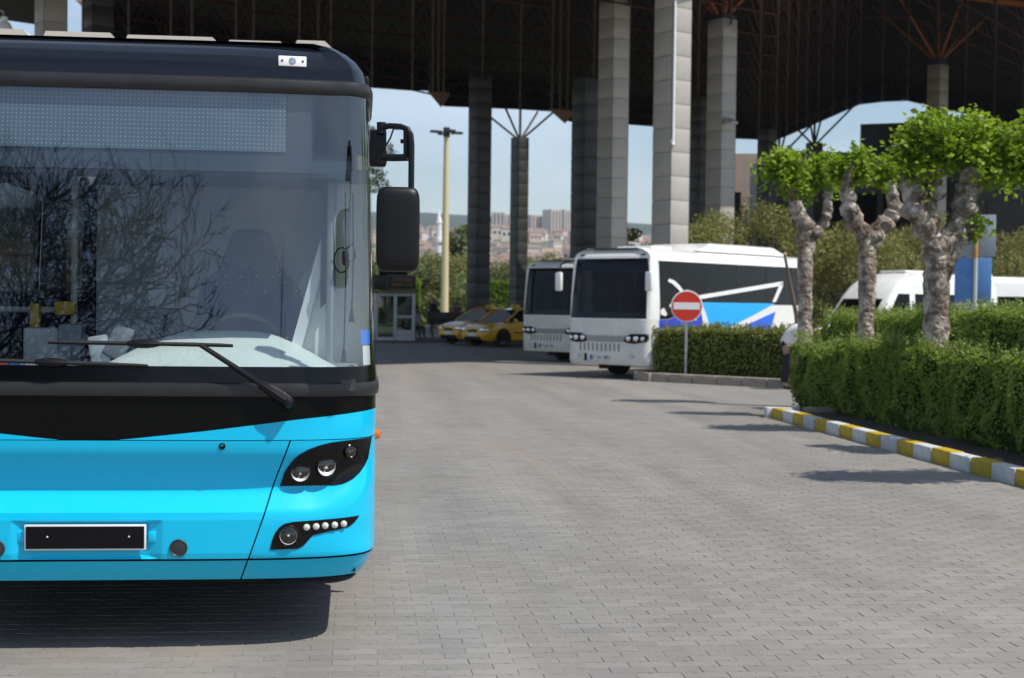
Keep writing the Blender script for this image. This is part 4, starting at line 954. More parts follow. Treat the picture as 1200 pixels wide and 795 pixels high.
ZR = 11.0
def canopy():
    c = thing('canopy', 'huge dark station canopy with a reddish space frame underneath', 'canopy roof')
    # far edge: saw tooth of bays, then the raised gable; near edge opposite
    far = [Vector(p) for p in ((-10.02, 55.67, 11.00), (-7.17, 57.95, 11.00), (-7.18, 59.14, 11.00), (-4.65, 60.56, 11.00), (-4.57, 61.86, 11.00), (-1.83, 62.27, 11.00), (-1.68, 64.88, 11.00), (3.04, 66.31, 11.00), (3.95, 71.01, 11.00), (9.12, 71.55, 11.00), (10.70, 75.98, 11.00), (15.08, 76.36, 11.00), (17.39, 80.80, 11.00), (22.04, 81.51, 11.00), (23.08, 82.30, 10.97), (27.03, 87.96, 12.64), (31.75, 92.55, 14.71), (34.81, 93.25, 15.10), (36.18, 93.10, 14.79), (39.32, 91.75, 13.93), (42.03, 91.45, 13.31), (49.07, 90.68, 11.45))]
    # near edge follows a line turned with the bays, just in front of the sunlit pillar
    n0 = Vector((8.08, 38.38, 0)) + Vector((1.25, -.55, 0)); dn = Vector((math.sin(R(47)), math.cos(R(47)), 0)); nn = Vector((-dn.y, dn.x, 0))
    near = []
    for p in far:
        d = Vector((p.x, p.y, 0)); t = n0.dot(nn)/d.dot(nn) if abs(d.dot(nn)) > 1e-3 else .5
        t = min(max(t, .3), .8); z = p.z
        q = d*t
        near.append(Vector((q.x, q.y, z)))
    T = 1.3; n = len(far)
    def ruled(i, s, dz): return near[i].lerp(far[i], s)+Vector((0, 0, dz))
    b = MB(); K = 6
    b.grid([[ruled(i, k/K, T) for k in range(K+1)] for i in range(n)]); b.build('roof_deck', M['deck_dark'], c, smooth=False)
    b = MB(); b.grid([[ruled(i, k/K, T+.25) for k in range(K+1)] for i in range(n)]); b.build('roof_sheet', M['deck_top'], c, smooth=False)
    for i in range(n-1):
        for side in (near, far):
            b = MB(); a, e = side[i], side[i+1]; up = Vector((0, 0, T+.25))
            off = (a-Vector((0, 0, a.z))).normalized()*(.02 if side is far else -.02)
            b.add([a+off, e+off, e+off+up, a+off+up], [(0, 1, 2, 3)])
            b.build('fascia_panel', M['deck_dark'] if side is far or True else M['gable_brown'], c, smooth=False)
    b = MB(); b.add([near[0], far[0], far[0]+Vector((0, 0, T+.25)), near[0]+Vector((0, 0, T+.25))], [(0, 1, 2, 3)]); b.build('fascia_panel', M['deck_dark'], c, smooth=False)
    # brown gable pieces hanging at the steps of the far edge
    for tri in (((2.78, 62.26, 10.42), (3.70, 62.16, 10.36), (3.32, 62.19, 9.79)), ((7.79, 61.73, 9.77), (8.85, 61.62, 9.68), (8.47, 61.64, 9.18)), ((-11.81, 63.85, 14.03), (-11.46, 63.81, 14.04), (-11.49, 63.81, 13.72))):
        pts = [Vector(p) for p in tri]
        b = MB(); vs = pts+[p+Vector((.05, .35, 0)) for p in pts]; b.add(vs, [(0, 1, 2), (5, 4, 3), (0, 3, 4, 1), (1, 4, 5, 2), (2, 5, 3, 0)]); b.build('gable_panel', M['gable_brown'], c, smooth=False)
    # space frame: bottom chords, top chords and diagonals
    b = MB(); NS = 11; cols = []
    m_ = 44
    L = [0.0]
    for i in range(1, n): L.append(L[-1]+(far[i]-far[i-1]).length)
    for j in range(m_+1):
        s = L[-1]*j/m_; i = max(0, min(n-2, int(np.searchsorted(L, s)-1))); f = (s-L[i])/(L[i+1]-L[i])
        a = near[i].lerp(near[i+1], f); e = far[i].lerp(far[i+1], f); cols.append([a.lerp(e, k/NS) for k in range(NS+1)])
    def bar(p, q, r=.05): b.tube([p, q], r*.75, 4, cap=False)
    for j in range(m_+1):
        for k in range(NS+1):
            p = cols[j][k]
            if k < NS: bar(p, cols[j][k+1], .055)
            if j < m_: bar(p, cols[j+1][k], .055)
            if j < m_ and k < NS:
                mid = (p+cols[j+1][k]+cols[j][k+1]+cols[j+1][k+1])/4+Vector((0, 0, T-.1))
                for q in (p, cols[j+1][k], cols[j][k+1], cols[j+1][k+1]): bar(q, mid, .04)
    o = b.build('space_frame', M['frame_red'], c, smooth=False, fix=False); o['kind'] = 'stuff'
    # deeper purlins hanging under the deck
    b = MB(); b.tube([(24.04, 58.14, 14.27), (26.47, 54.85, 13.23)], .18, 4); b.build('edge_beam', mat('beam_orange', (.42, .13, .03), .5), c, smooth=False)
canopy()
# second roof further left, seen above the bus
c = thing('annex_roof', 'second dark roof left of the slit of sky, seen above the bus', 'canopy roof')
p0, p1 = Vector((-10.21, 53.51, 11.00)), Vector((-15.68, 49.41, 11.00))
b = MB(); q0, q1 = Vector((p0.x*.62, p0.y*.62, 11)), Vector((p1.x*.62, p1.y*.62, 11))
vs = [p0, p1, q1, q0]; b.add(vs+[p+Vector((0, 0, 1.2)) for p in vs], [(0, 1, 2, 3), (7, 6, 5, 4), (0, 4, 5, 1), (1, 5, 6, 2), (2, 6, 7, 3), (3, 7, 4, 0)]); b.build('roof_slab', M['deck_dark'], c, smooth=False)
# station building blocks below the raised roof
def block(label, pts, z, m, windows=0):
    t = thing('station_building', label, 'building'); b = MB(); n = len(pts)
    b.add([(x, y, -.05) for x, y in pts]+[(x, y, z) for x, y in pts], [tuple(range(n, 2*n))]+[(i, (i+1) % n, (i+1) % n+n, i+n) for i in range(n)]); b.build('wall', m, t, smooth=False)
    b = MB(); b.add([(x, y, z) for x, y in pts]+[(x, y, z+.3) for x, y in pts], [tuple(range(n, 2*n))]+[(i, (i+1) % n, (i+1) % n+n, i+n) for i in range(n)]); b.build('parapet', m, t, smooth=False)
    (x0, y0), (x1, y1) = pts[0], pts[1]; d = Vector((x1-x0, y1-y0, 0)); ln = d.length; d.normalize(); nrm = Vector((d.y, -d.x, 0))
    for k in range(windows):
        s = ln*(k+.5)/windows; c0 = Vector((x0, y0, 0))+d*s+nrm*.05
        b = MB(); b.box((c0.x, c0.y, z*.55), (ln/windows*.6, .12, z*.5), Matrix.Rotation(math.atan2(d.y, d.x), 3, 'Z')); b.build('window', M['gloss_black'], t, smooth=False)
    return t
dk = mat('station_dark_wall', (.055, .055, .06), .7, var=.2, vs=.6); gy = mat('station_grey_wall', (.20, .20, .21), .8, var=.1, vs=.5)
block('dark flat roofed station block below the raised roof', [(31.5, 92), (39, 88), (46, 96), (38, 102)], 13.0, dk, 4)
block('low grey station block in front of the dark one', [(25.4, 88), (31.8, 88.5), (33, 98), (26, 98)], 10.8, gy, 3)
block('long dark station wing behind the trees on the right', [(33, 78), (60, 72), (62, 84), (35, 90)], 9.4, dk, 7)
block('small house with a pinkish roof under the canopy edge', [(24.5, 105), (31, 104), (32, 114), (25.5, 115)], 12.3, mat('pink_wall', (.40, .29, .24), .8, var=.1), 2)

# ------------------------------------------------------------------ foliage
rgl = np.random.default_rng(11)
def leaves_mesh(name, cen, nrm, size, m, aspect=.55, jit=.9, lift=0.0, sv=.35):
    """many small folded leaves: one rhombus of two triangles each"""
    n = len(cen); cen = np.asarray(cen); nrm = np.asarray(nrm)+rgl.normal(0, jit, (n, 3)); nrm /= np.linalg.norm(nrm, axis=1)[:, None]+1e-9
    a = rgl.normal(0, 1, (n, 3)); t = np.cross(nrm, a); t /= np.linalg.norm(t, axis=1)[:, None]+1e-9; s = np.cross(nrm, t)
    L = (size*(1+rgl.uniform(-sv, sv, n)))[:, None]; Wd = L*aspect
    p0 = cen-t*L*.5; p2 = cen+t*L*.5; fold = nrm*L*.10
    p1 = cen+s*Wd*.5+fold; p3 = cen-s*Wd*.5+fold
    V = np.stack([p0, p1, p2, p3], 1).reshape(-1, 3)
    F = np.arange(n)[:, None]*4
    tri = np.concatenate([F+np.array([[0, 1, 2]]), F+np.array([[0, 2, 3]])], 1).reshape(-1, 3)
    me = bpy.data.meshes.new(name); me.vertices.add(len(V)); me.vertices.foreach_set('co', V.ravel())
    me.loops.add(tri.size); me.loops.foreach_set('vertex_index', tri.ravel()); me.polygons.add(len(tri)); me.polygons.foreach_set('loop_start', np.arange(len(tri))*3)
    me.update(calc_edges=True); me.validate(); me.materials.append(m); return me
def join_mesh(name, mes, mats):
    """put several meshes into one (leaves + core of one hedge)"""
    vs = []; fs = []; mi = []
    for k, me in enumerate(mes):
        o = len(vs); co = np.empty(len(me.vertices)*3); me.vertices.foreach_get('co', co); vs += [tuple(c) for c in co.reshape(-1, 3)]
        for p in me.polygons: fs.append(tuple(i+o for i in p.vertices)); mi.append(k)
    r = bpy.data.meshes.new(name); r.from_pydata(vs, [], fs)
    for m in mats: r.materials.append(m)
    r.polygons.foreach_set('material_index', mi); r.update(); return r
def nz3(p, f, s=0): return noise.noise(Vector((p[0]*f+s, p[1]*f+s*.7, p[2]*f-s)))

def hedge(name, label, c, d, rz, m, core, dens=900, leaf=.035, lump=.06, lf=2.2, seed=0, group=None, shoots=.0, kindc='hedge', shootm=None, rd=.12):
    """clipped hedge: lumpy box of leaves over a dark twiggy core; c = base centre, d = size"""
    t = thing(name, label, kindc, c, rz, group)
    X, Y, Z = d; areas = {'x': Y*Z, 'y': X*Z, 'z': X*Y}; cen = []; nrm = []
    for ax, sg in (('x', -1), ('x', 1), ('y', -1), ('y', 1), ('z', 1)):
        n = int(areas[ax]*dens*1.0); u = rgl.uniform(-.5, .5, n); v_ = rgl.uniform(-.5, .5, n)
        for k in range(n):
            if ax == 'x': p = [sg*X/2, u[k]*Y, (v_[k]+.5)*Z]; q = (sg, 0, .3)
            elif ax == 'y': p = [u[k]*X, sg*Y/2, (v_[k]+.5)*Z]; q = (0, sg, .3)
            else: p = [u[k]*X, v_[k]*Y, Z]; q = (0, 0, 1)
            # round the edges, then lumps
            ex = max(0, abs(p[0])-X/2+rd); ey = max(0, abs(p[1])-Y/2+rd); ez = max(0, p[2]-Z+rd*.8)
            e = math.sqrt(ex*ex+ey*ey+ez*ez); sh_ = min(0, rd-e)
            wv = lump*(nz3(p, lf, seed)+.6*nz3(p, lf*2.7, seed+5)) - abs(rgl.normal(0, .028)) + sh_
            if ax != 'z': wv -= .10*max(0, 1-p[2]/(.35*Z))**2
            p = [p[0]+q[0]*wv, p[1]+q[1]*wv, p[2]+(wv if ax == 'z' else wv*.3)]
            cen.append(p); nrm.append((q[0], q[1], q[2]+.35))
    cen = np.array(cen); 
    lm = leaves_mesh('leaves', cen, np.array(nrm), leaf, m, .55, .75)
    bm = bmesh.new(); bmesh.ops.create_cube(bm, size=1); bmesh.ops.subdivide_edges(bm, edges=bm.edges[:], cuts=7, use_grid_fill=True)
    for v in bm.verts:
        p = (v.co.x*(X-.14), v.co.y*(Y-.14), (v.co.z+.5)*(Z-.07)); w_ = lump*1.1*nz3(p, lf, seed); nv = Vector((v.co.x, v.co.y, 0)).normalized() if v.co.z < .49 else Vector((0, 0, 1))
        ex = max(0, abs(p[0])-X/2+.06+rd); ey = max(0, abs(p[1])-Y/2+.06+rd); ez = max(0, p[2]-Z+.07+rd*.8); e = math.sqrt(ex*ex+ey*ey+ez*ez); pl = Vector((ex*math.copysign(1, p[0]), ey*math.copysign(1, p[1]), ez))
        v.co = Vector(p)+nv*w_-(pl*((e-rd)/e) if e > rd else Vector())
    cm = bpy.data.meshes.new('core'); bm.to_mesh(cm); bm.free(); cm.materials.append(core)
    link('foliage', lm, t); link('twig_core', cm, t)
    if shoots:
        n = int(X*Y*shoots); cs = []; ns_ = []
        for k in range(n):
            x, y = rgl.uniform(-.5, .5)*X, rgl.uniform(-.5, .5)*Y; h = rgl.uniform(.03, .15)
            for j in range(6): cs.append((x+rgl.normal(0, .012), y+rgl.normal(0, .012), Z+lump*nz3((x, y, Z), lf, seed)+h*j/5)); ns_.append((rgl.normal(), rgl.normal(), .6))
        link('young_shoots', leaves_mesh('shoots', np.array(cs), np.array(ns_), leaf*.9, shootm or m, .5, .6), t)
    return t

M['hedge'] = leaf_mat('hedge_leaf', (0.16, 0.245, 0.034), (0.37, 0.46, 0.09), 7.0, .5)
M['hedge_top'] = leaf_mat('hedge_young_leaf', (0.19, 0.27, 0.05), (0.36, 0.43, 0.12), 7.0, .4)
M['hedge_far'] = leaf_mat('hedge_olive_leaf', (0.14, 0.17, 0.025), (0.30, 0.31, 0.07), 6.0, .30)
M['twig'] = mat('twig_dark', (0.030, 0.048, 0.012), .95, var=.5, vs=14, spec=.03)
M['mulberry'] = leaf_mat('mulberry_leaf', (0.14, 0.25, 0.010), (0.38, 0.50, 0.04), 3.0, .45)
# low hedge in lumps along the painted kerb, then the taller boxes between the trees
low = [(22.05, 1.9), (20.1, 2.05), (18.0, 2.2), (15.7, 2.45), (13.2, 2.5), (10.6, 2.6)]
names = ['low clipped hedge lump at the far tip of the painted kerb', 'low clipped hedge lump below the middle tree, second from the kerb tip', 'low clipped hedge lump below the largest tree, third from the kerb tip',
         'low clipped hedge lump nearest the camera at the photo\'s right edge', 'low clipped hedge lump just beyond the photo\'s right edge', 'low clipped hedge lump farthest along the kerb outside the picture']
for i, ((v, ln), nm) in enumerate(zip(low, names)):
    hedge('hedge', nm, (7.42+.03*(i % 2), v-.1, .07), (1.3, ln+.12, 1.0+.05*(i % 3)), 0, M['hedge'], M['twig'], 2100 if i < 4 else 700, .044, .15, 1.7, i*3.1, 'low hedge lumps along the painted kerb', 130, shootm=M['hedge_top'], rd=.34)
for i, (v, ln, z, nm) in enumerate(((21.95, 1.75, 1.52, 'taller clipped hedge box between the far tree and the middle tree'), (19.2, 1.95, 1.55, 'taller clipped hedge box between the middle tree and the largest tree'), (16.2, 2.6, 1.62, 'taller clipped hedge box below the blue road sign, right of the largest tree'), (13.2, 2.4, 1.6, 'taller clipped hedge box outside the picture on the right'))):
    hedge('hedge', nm, (7.70, v, .07), (1.0, ln, z-.10), 0, M['hedge'], M['twig'], 2000 if i < 3 else 600, .042, .07, 2.1, i*5.7+2, 'taller hedge boxes between the trees', 150, shootm=M['hedge_top'], rd=.24)
ph = K0 + BL*1.95 + BA*.95
hedge('hedge', 'olive green box hedge on the far island, behind the no entry sign', (ph.x, ph.y, .1), (3.8, 1.3, 1.02), -PH, M['hedge_far'], M['twig'], 850, .06, .08, 1.8, 40, None, 60)

# ------------------------------------------------------------------ pollarded trees
def bark_mat():
    m, t, n, l, p = nodes('pollard_bark'); tcn = n.new('ShaderNodeTexCoord')
    a = n.new('ShaderNodeTexNoise'); a.inputs['Scale'].default_value = 5; a.inputs['Detail'].default_value = 9; a.inputs['Roughness'].default_value = .7; l.new(tcn.outputs['Object'], a.inputs['Vector'])
    r = n.new('ShaderNodeValToRGB'); e = r.color_ramp.elements; e[0].position = .36; e[0].color = (.07, .05, .036, 1); e[1].position = .60; e[1].color = (.56, .49, .42, 1); q = e.new(.48); q.color = (.24, .19, .15, 1)
    v = n.new('ShaderNodeTexVoronoi'); v.inputs['Scale'].default_value = 11; v.feature = 'DISTANCE_TO_EDGE'; l.new(tcn.outputs['Object'], v.inputs['Vector'])
    l.new(a.outputs['Fac'], r.inputs['Fac']); l.new(r.outputs['Color'], p.inputs['Base Color']); p.inputs['Roughness'].default_value = .9
    ad = n.new('ShaderNodeMath'); ad.operation = 'ADD'; l.new(a.outputs['Fac'], ad.inputs[0]); l.new(v.outputs['Distance'], ad.inputs[1])
    bn = n.new('ShaderNodeBump'); bn.inputs['Strength'].default_value = .9; bn.inputs['Distance'].default_value = .04; l.new(ad.outputs[0], bn.inputs['Height']); l.new(bn.outputs[0], p.inputs['Normal'])
    return m
M['bark'] = bark_mat()
def pollard(label, loc, limbs, tufts, base_r, fork, nleaf=1500, rz=0, lean=(0, 0)):
    """limbs = [[(x,y,z,r)...]...] from the fork; tufts = [(x,y,z,rx,rz)]"""
    t = thing('pollarded_tree', label, 'tree', loc, rz, 'pollarded trees along the hedge')
    b = MB(); fz = fork
    tr = [Vector((lean[0]*k*k, lean[1]*k*k, fz*k)) for k in np.linspace(0, 1, 12)]
    b.tube(tr, [base_r*(1.25-.35*k+.12*math.sin(9*k)) for k in np.linspace(0, 1, 12)], 14, jit=.35)
    knobs = []
    for L in limbs:
        pts = [Vector(tr[-2])] + [Vector(q[:3]) for q in L]; rs = [base_r*.8]+[q[3] for q in L]
        # refine
        P = []; RR = []
        for i in range(len(pts)-1):
            for k in range(5):
                f = k/5; P.append(pts[i].lerp(pts[i+1], f)+Vector((noise.noise(pts[i]*3+Vector((k, 0, 0)))*.03, noise.noise(pts[i]*3+Vector((0, k, 0)))*.03, 0))); RR.append((rs[i]*(1-f)+rs[i+1]*f)*(1+.16*math.sin(3.1*i+2.3*k)))
        P.append(pts[-1]); RR.append(rs[-1]); b.tube(P, RR, 12, jit=.45)
        knobs += [(p, r*1.32) for p, r in zip(P[4::3], RR[4::3])] + [(pts[-1], rs[-1]*1.3)]
    for p, r in knobs:
        off = Vector((rnd.uniform(-1, 1), rnd.uniform(-1, 1), rnd.uniform(-.6, .6)))*r*.4
        bm = bmesh.new(); bmesh.ops.create_icosphere(bm, subdivisions=2, radius=r*.85)
        for v in bm.verts: v.co *= 1+.35*noise.noise(v.co*9+p)
        bm.verts.index_update(); b.add([v.co+p+off for v in bm.verts], [[v.index for v in f.verts] for f in bm.faces]); bm.free()
    b.build('trunk', M['bark'], t, ang=60, fix=False)
    cs = []; ns_ = []; tw = MB()
    for (x, y, z, rx, rz_) in tufts:
        c0 = Vector((x, y, z)); nsh = int(44*rx/.5)
        for k in range(nsh):
            a = rnd.uniform(0, 2*PI); el = rnd.uniform(-.95, 1.5); d = Vector((math.cos(a)*math.cos(el), math.sin(a)*math.cos(el), math.sin(el)))
            d = Vector((d.x*rx, d.y*rx, d.z*rz_))*rnd.uniform(.55, 1.04); mid = c0+d*.5+Vector((0, 0, .05)); tip = c0+d
            tw.tube([c0+d*.12, mid, tip], [.010, .007, .003], 4, cap=False)
            nl = int(1.3*nleaf*(rx*rz_/sum(q[3]*q[4] for q in tufts))/nsh)
            for j in range(nl):
                f = rnd.random()**.6; q = (c0+d*.1).lerp(tip, f) if False else (c0*(1-f)**2+mid*2*f*(1-f)+tip*f*f)
                cs.append(q+Vector((rnd.gauss(0, .07), rnd.gauss(0, .07), rnd.gauss(0, .075)))); ns_.append((d.x*.4, d.y*.4, .9))
    tw.build('twigs', M['bark'], t, fix=False)['kind'] = 'stuff'
    o = link('crown', leaves_mesh('crown', np.array([tuple(c) for c in cs]), np.array(ns_), .085, M['mulberry'], .72, .7), t)
    return t
# x is to the right in the picture, y away; sizes from the photograph
TU = 7.15
T1 = pollard('pollarded tree farthest along the hedge, beside the striped coach', (TU, 23.35, .08),
    [[(-.03, 0, 2.72, .105), (-.10, 0, 2.98, .10), (-.20, .02, 3.22, .09), (-.24, .02, 3.45, .085)], [(.08, 0, 2.62, .085), (.26, .0, 2.86, .075), (.34, .0, 3.1, .07), (.32, 0, 3.35, .065)]],
    [(-.38, 0, 3.66, .46, .46), (-.22, .1, 3.42, .30, .3), (.27, 0, 3.62, .30, .46)], .115, 2.45, 2600, 0, (-.05, 0))
T2 = pollard('middle pollarded tree with pale knobbly forks, between the two taller hedge boxes', (TU+.02, 20.55, .08),
    [[(-.08, 0, 2.66, .115), (-.28, 0, 2.88, .105), (-.34, 0, 3.2, .09), (-.28, 0, 3.5, .065)], [(.16, 0, 2.66, .10), (.34, 0, 2.84, .09), (.38, 0, 3.02, .085), (.33, .0, 3.28, .07)]],
    [(-.14, .05, 3.46, .28, .34), (-.42, .1, 3.42, .20, .24), (.30, .1, 3.42, .22, .26)], .115, 2.4, 1500)
T3 = pollard('largest pollarded tree with two thick limbs and broad bright crown', (TU, 17.95, .08),
    [[(-.05, 0, 2.36, .145), (-.28, -.02, 2.72, .13), (-.38, 0, 3.05, .11), (-.34, 0, 3.36, .09)], [(-.06, .05, 2.50, .11), (-.12, .05, 2.8, .10), (-.04, .05, 3.1, .095), (-.06, .02, 3.3, .09)], [(.08, 0, 2.30, .14), (.28, 0, 2.58, .13), (.36, .0, 2.9, .115), (.42, 0, 3.2, .11)], [(.36, -.1, 2.5, .05), (.46, -.15, 2.54, .065)]],
    [(-.36, 0, 3.24, .36, .36), (-.14, 0, 3.56, .52, .46), (.30, .1, 3.54, .54, .46), (.72, .0, 3.36, .56, .52), (1.08, .05, 3.40, .44, .44), (.48, -.15, 2.50, .13, .14)], .15, 2.0, 6200)
for i, v in enumerate((15.2, 12.5, 9.8)):
    t = copy_tree(T3 if i % 2 else T2); t.location = (TU+.35, v, .08); t.rotation_euler = (0, 0, 1.9+i*1.3)
    t['label'] = ['pollarded tree standing outside the picture whose shadow falls on the paving at right', 'pollarded tree beyond the right edge, second outside the picture', 'pollarded tree beyond the right edge, nearest the camera'][i]

# ------------------------------------------------------------------ loose trees and shrubs farther away
def crown_leaves(parts, n, leaf, m, jit=1.0, aspect=.6):
    cs = []; ns_ = []; tot = sum(p[3]*p[4] for p in parts)
    for (x, y, z, rx, rz_) in parts:
        k = int(n*rx*rz_/tot); d = rgl.normal(0, 1, (k, 3)); d /= np.linalg.norm(d, axis=1)[:, None]; r = rgl.uniform(.55, 1.05, k)**.7
        fr = np.array([1+.35*noise.noise(Vector((q[0]*2.5+x, q[1]*2.5+y, q[2]*2.5+z))) for q in d])
        P = d*(r*fr)[:, None]*np.array([rx, rx, rz_])+np.array([x, y, z]); cs.append(P); ns_.append(d*.6+np.array([0, 0, .6]))
    return leaves_mesh('crown', np.concatenate(cs), np.concatenate(ns_), leaf, m, aspect, jit)
M['olive'] = leaf_mat('olive_leaf', (0.15, 0.165, 0.04), (0.34, 0.33, 0.11), .8, .3)
M['green'] = leaf_mat('green_leaf', (0.09, 0.115, 0.035), (0.24, 0.26, 0.10), .5, .3)
M['bright'] = leaf_mat('bright_leaf', (0.12, 0.22, 0.02), (0.25, 0.36, 0.05), 1.0, .4)
M['pine'] = leaf_mat('pine_needles', (0.03, 0.045, 0.018), (0.10, 0.12, 0.05), .6, .2)
M['trunk'] = mat('tree_trunk', (.12, .09, .065), .9, var=.3, vs=6, bump=.5, bs=20)
def tree(name, label, cat, loc, parts, n, leaf, m, th, tr, group=None, limbs=True, aspect=.6):
    t = thing(name, label, cat, loc, 0, group)
    b = MB(); b.tube([(0, 0, 0), (.05*tr, .1, th*.5), (0, 0, th)], [tr*1.3, tr, tr*.8], 9, jit=.2)
    if limbs:
        for (x, y, z, rx, rz_) in parts: b.tube([(0, 0, th*.85), (x*.5, y*.5, (th+z)/2), (x, y, z)], [tr*.6, tr*.4, tr*.15], 6)
    b.build('trunk', M['trunk'], t, fix=False); link('crown', crown_leaves(parts, n, leaf, m, 1.0, aspect), t); return t
def rparts(w, h0, h1, n, r, seed):
    q = random.Random(seed); return [(q.uniform(-w, w), q.uniform(-w*.6, w*.6), q.uniform(h0, h1), r*q.uniform(.7, 1.2), r*q.uniform(.6, 1.0)) for _ in range(n)]
# feathery shrubs behind the coaches and the minibuses
sh_protos = []
for k in range(3):
    sh_protos.append(tree('shrub', 'x', 'shrub', (0, 0, 0), rparts(1.7, 1.1, 3.9, 11, .95, 50+k)+rparts(1.3, 3.6, 4.8, 4, .6, 80+k), 11000, .13, M['olive'], 1.2, .12, 'feathery shrubs behind the coaches', aspect=.34))
spots = [(11.0, 46.5, 1.0, 0), (13.8, 48.5, 1.08, 1), (16.6, 48.0, .98, 2), (19.4, 49.5, .98, 0), (22.2, 50.0, .92, 1), (25.0, 51.0, .98, 2), (27.8, 52.0, .95, 0), (15.0, 53.5, 1.1, 2), (21.0, 55.0, 1.0, 1), (26.5, 57.0, 1.0, 0)]
slab_ = ['feathery olive shrub left of the floodlight pillar, above the front coach roof', 'feathery olive shrub at the foot of the floodlight pillar', 'feathery olive shrub seen left of the far pollarded tree', 'feathery olive shrub seen between the far and the middle pollarded tree',
         'feathery olive shrub seen between the forks of the middle pollarded tree', 'feathery olive shrub behind the trunk of the largest tree', 'feathery olive shrub right of the blue road sign', 'feathery olive shrub in the second row, behind the floodlight pillar', 'feathery olive shrub in the second row, behind the middle tree', 'feathery olive shrub in the second row, behind the road sign']
used = set()
for (x, y, s, k), lb in zip(spots, slab_):
    o = sh_protos[k] if k not in used else copy_tree(sh_protos[k]); used.add(k)
    o.location = (x, y, 0); o.scale = (s, s, s*rnd.uniform(.94, 1.05)); o.rotation_euler = (0, 0, rnd.uniform(0, 6)); o['label'] = lb
# green belt beyond the taxi rank
tp = [tree('tree', 'x', 'tree', (0, 0, 0), rparts(2.4, 1.4, 5.4, 12, 1.6, 20+k), 9000, .26, M[['green', 'olive', 'green'][k]], 2.0, .2, 'trees beyond the taxi rank') for k in range(3)]
td = [(3.6, 108, 1.0, 0, 'left of the lamp post, close to the bus mirror'), (6.6, 112, .95, 1, 'directly behind the cream lamp post'), (9.2, 106, 1.0, 2, 'just left of the thick black pillar'), (12.3, 115, 1.1, 0, 'behind the thick black pillar'),
      (15.0, 110, 1.0, 1, 'between the thick black pillar and the short one'), (18.0, 118, .95, 2, 'right of the short pillar, above the second coach'), (0.5, 112, 1.05, 2, 'behind the bus mirror'), (21.5, 112, 1.0, 0, 'above the roof of the second coach'), (10.5, 128, 1.15, 1, 'in the second row, right of the lamp post'),
      (5.0, 130, 1.1, 0, 'in the second row, left of the lamp post'), (16.5, 132, 1.15, 2, 'in the second row, between the pillars'), (24.5, 120, 1.1, 1, 'behind the front coach roof'), (28.5, 118, 1.1, 0, 'left of the sunlit pillar'), (33, 122, 1.1, 2, 'right of the sunlit pillar'), (-3.5, 116, 1.1, 0, 'hidden behind the blue bus')]
used = set()
for (x, y, s, k, lb) in td:
    o = tp[k] if k not in used else copy_tree(tp[k]); used.add(k)
    o.location = (x, y, 0); o.scale = (s, s, s*rnd.uniform(.72, .88)); o.rotation_euler = (0, 0, rnd.uniform(0, 6)); o['label'] = 'green tree beyond the taxi rank, '+lb
tree('pine_tree', 'tall loose pine showing just behind the bus mirror arm', 'tree', (-.9, 98, 0), [(1.0, 0, 12.3, 1.5, .9), (2.2, 0, 11.4, 1.1, .7), (1.3, .5, 10.0, 1.4, .7), (2.0, .2, 9.3, .9, .5), (-.8, 0, 12.5, 2.0, 1.2), (-1.5, 0, 10, 2, 1)], 5000, .28, M['pine'], 9.5, .22, aspect=.3)
tree('palm_like_tree', 'ragged treetop rising above the belt, right of the lamp post', 'tree', (9.2, 138, 0), [(0, 0, 7.6, 1.3, .9), (.5, 0, 8.4, .8, .5), (-.7, 0, 7.0, .9, .7), (.2, 0, 5.8, 1.2, 1)], 2600, .3, M['green'], 6.5, .18)
tree('small_tree', 'ragged green treetop showing left of the sunlit pillar', 'tree', (10.9, 62, 0), [(0, 0, 3.9, .75, .5), (.4, 0, 4.6, .5, .3), (-.3, 0, 3.3, .6, .4), (.55, .2, 3.4, .5, .5)], 1600, .16, M['olive'], 3.0, .07)
# clipped bright topiary and flower bed on the lawn beyond
hedge('topiary_block', 'tall bright green clipped block right of the thick black pillar', (8.0, 86, 0), (1.4, 1.4, 2.95), 0, M['bright'], M['twig'], 260, .11, .08, 2, 60, 'bright topiary blocks', kindc='topiary')
hedge('topiary_block', 'bright green clipped block partly behind the short dark pillar', (9.6, 87, 0), (1.2, 1.3, 2.8), 0, M['bright'], M['twig'], 260, .11, .08, 2, 61, 'bright topiary blocks', kindc='topiary')
hedge('topiary_block', 'bright green clipped block just right of the taxi kiosk', (2.9, 85, 0), (1.1, 1.3, 3.0), 0, M['bright'], M['twig'], 260, .11, .15, 2, 62, 'bright topiary blocks', kindc='topiary')
hedge('hedge', 'low bright green hedge at the foot of the cream lamp post', (5.2, 82, 0), (6.0, 2.0, .75), 0, M['bright'], M['twig'], 220, .12, .12, 1, 63)
b = MB(); b.grid([[(x, y, .012) for x in (-12, 0, 12, 30, 60)] for y in (72.2, 85, 100, 135)]); structure(b.build('lawn', mat('lawn_grass', (.07, .12, .02), .95, vs=.6, col2=(.17, .24, .05)), smooth=False))

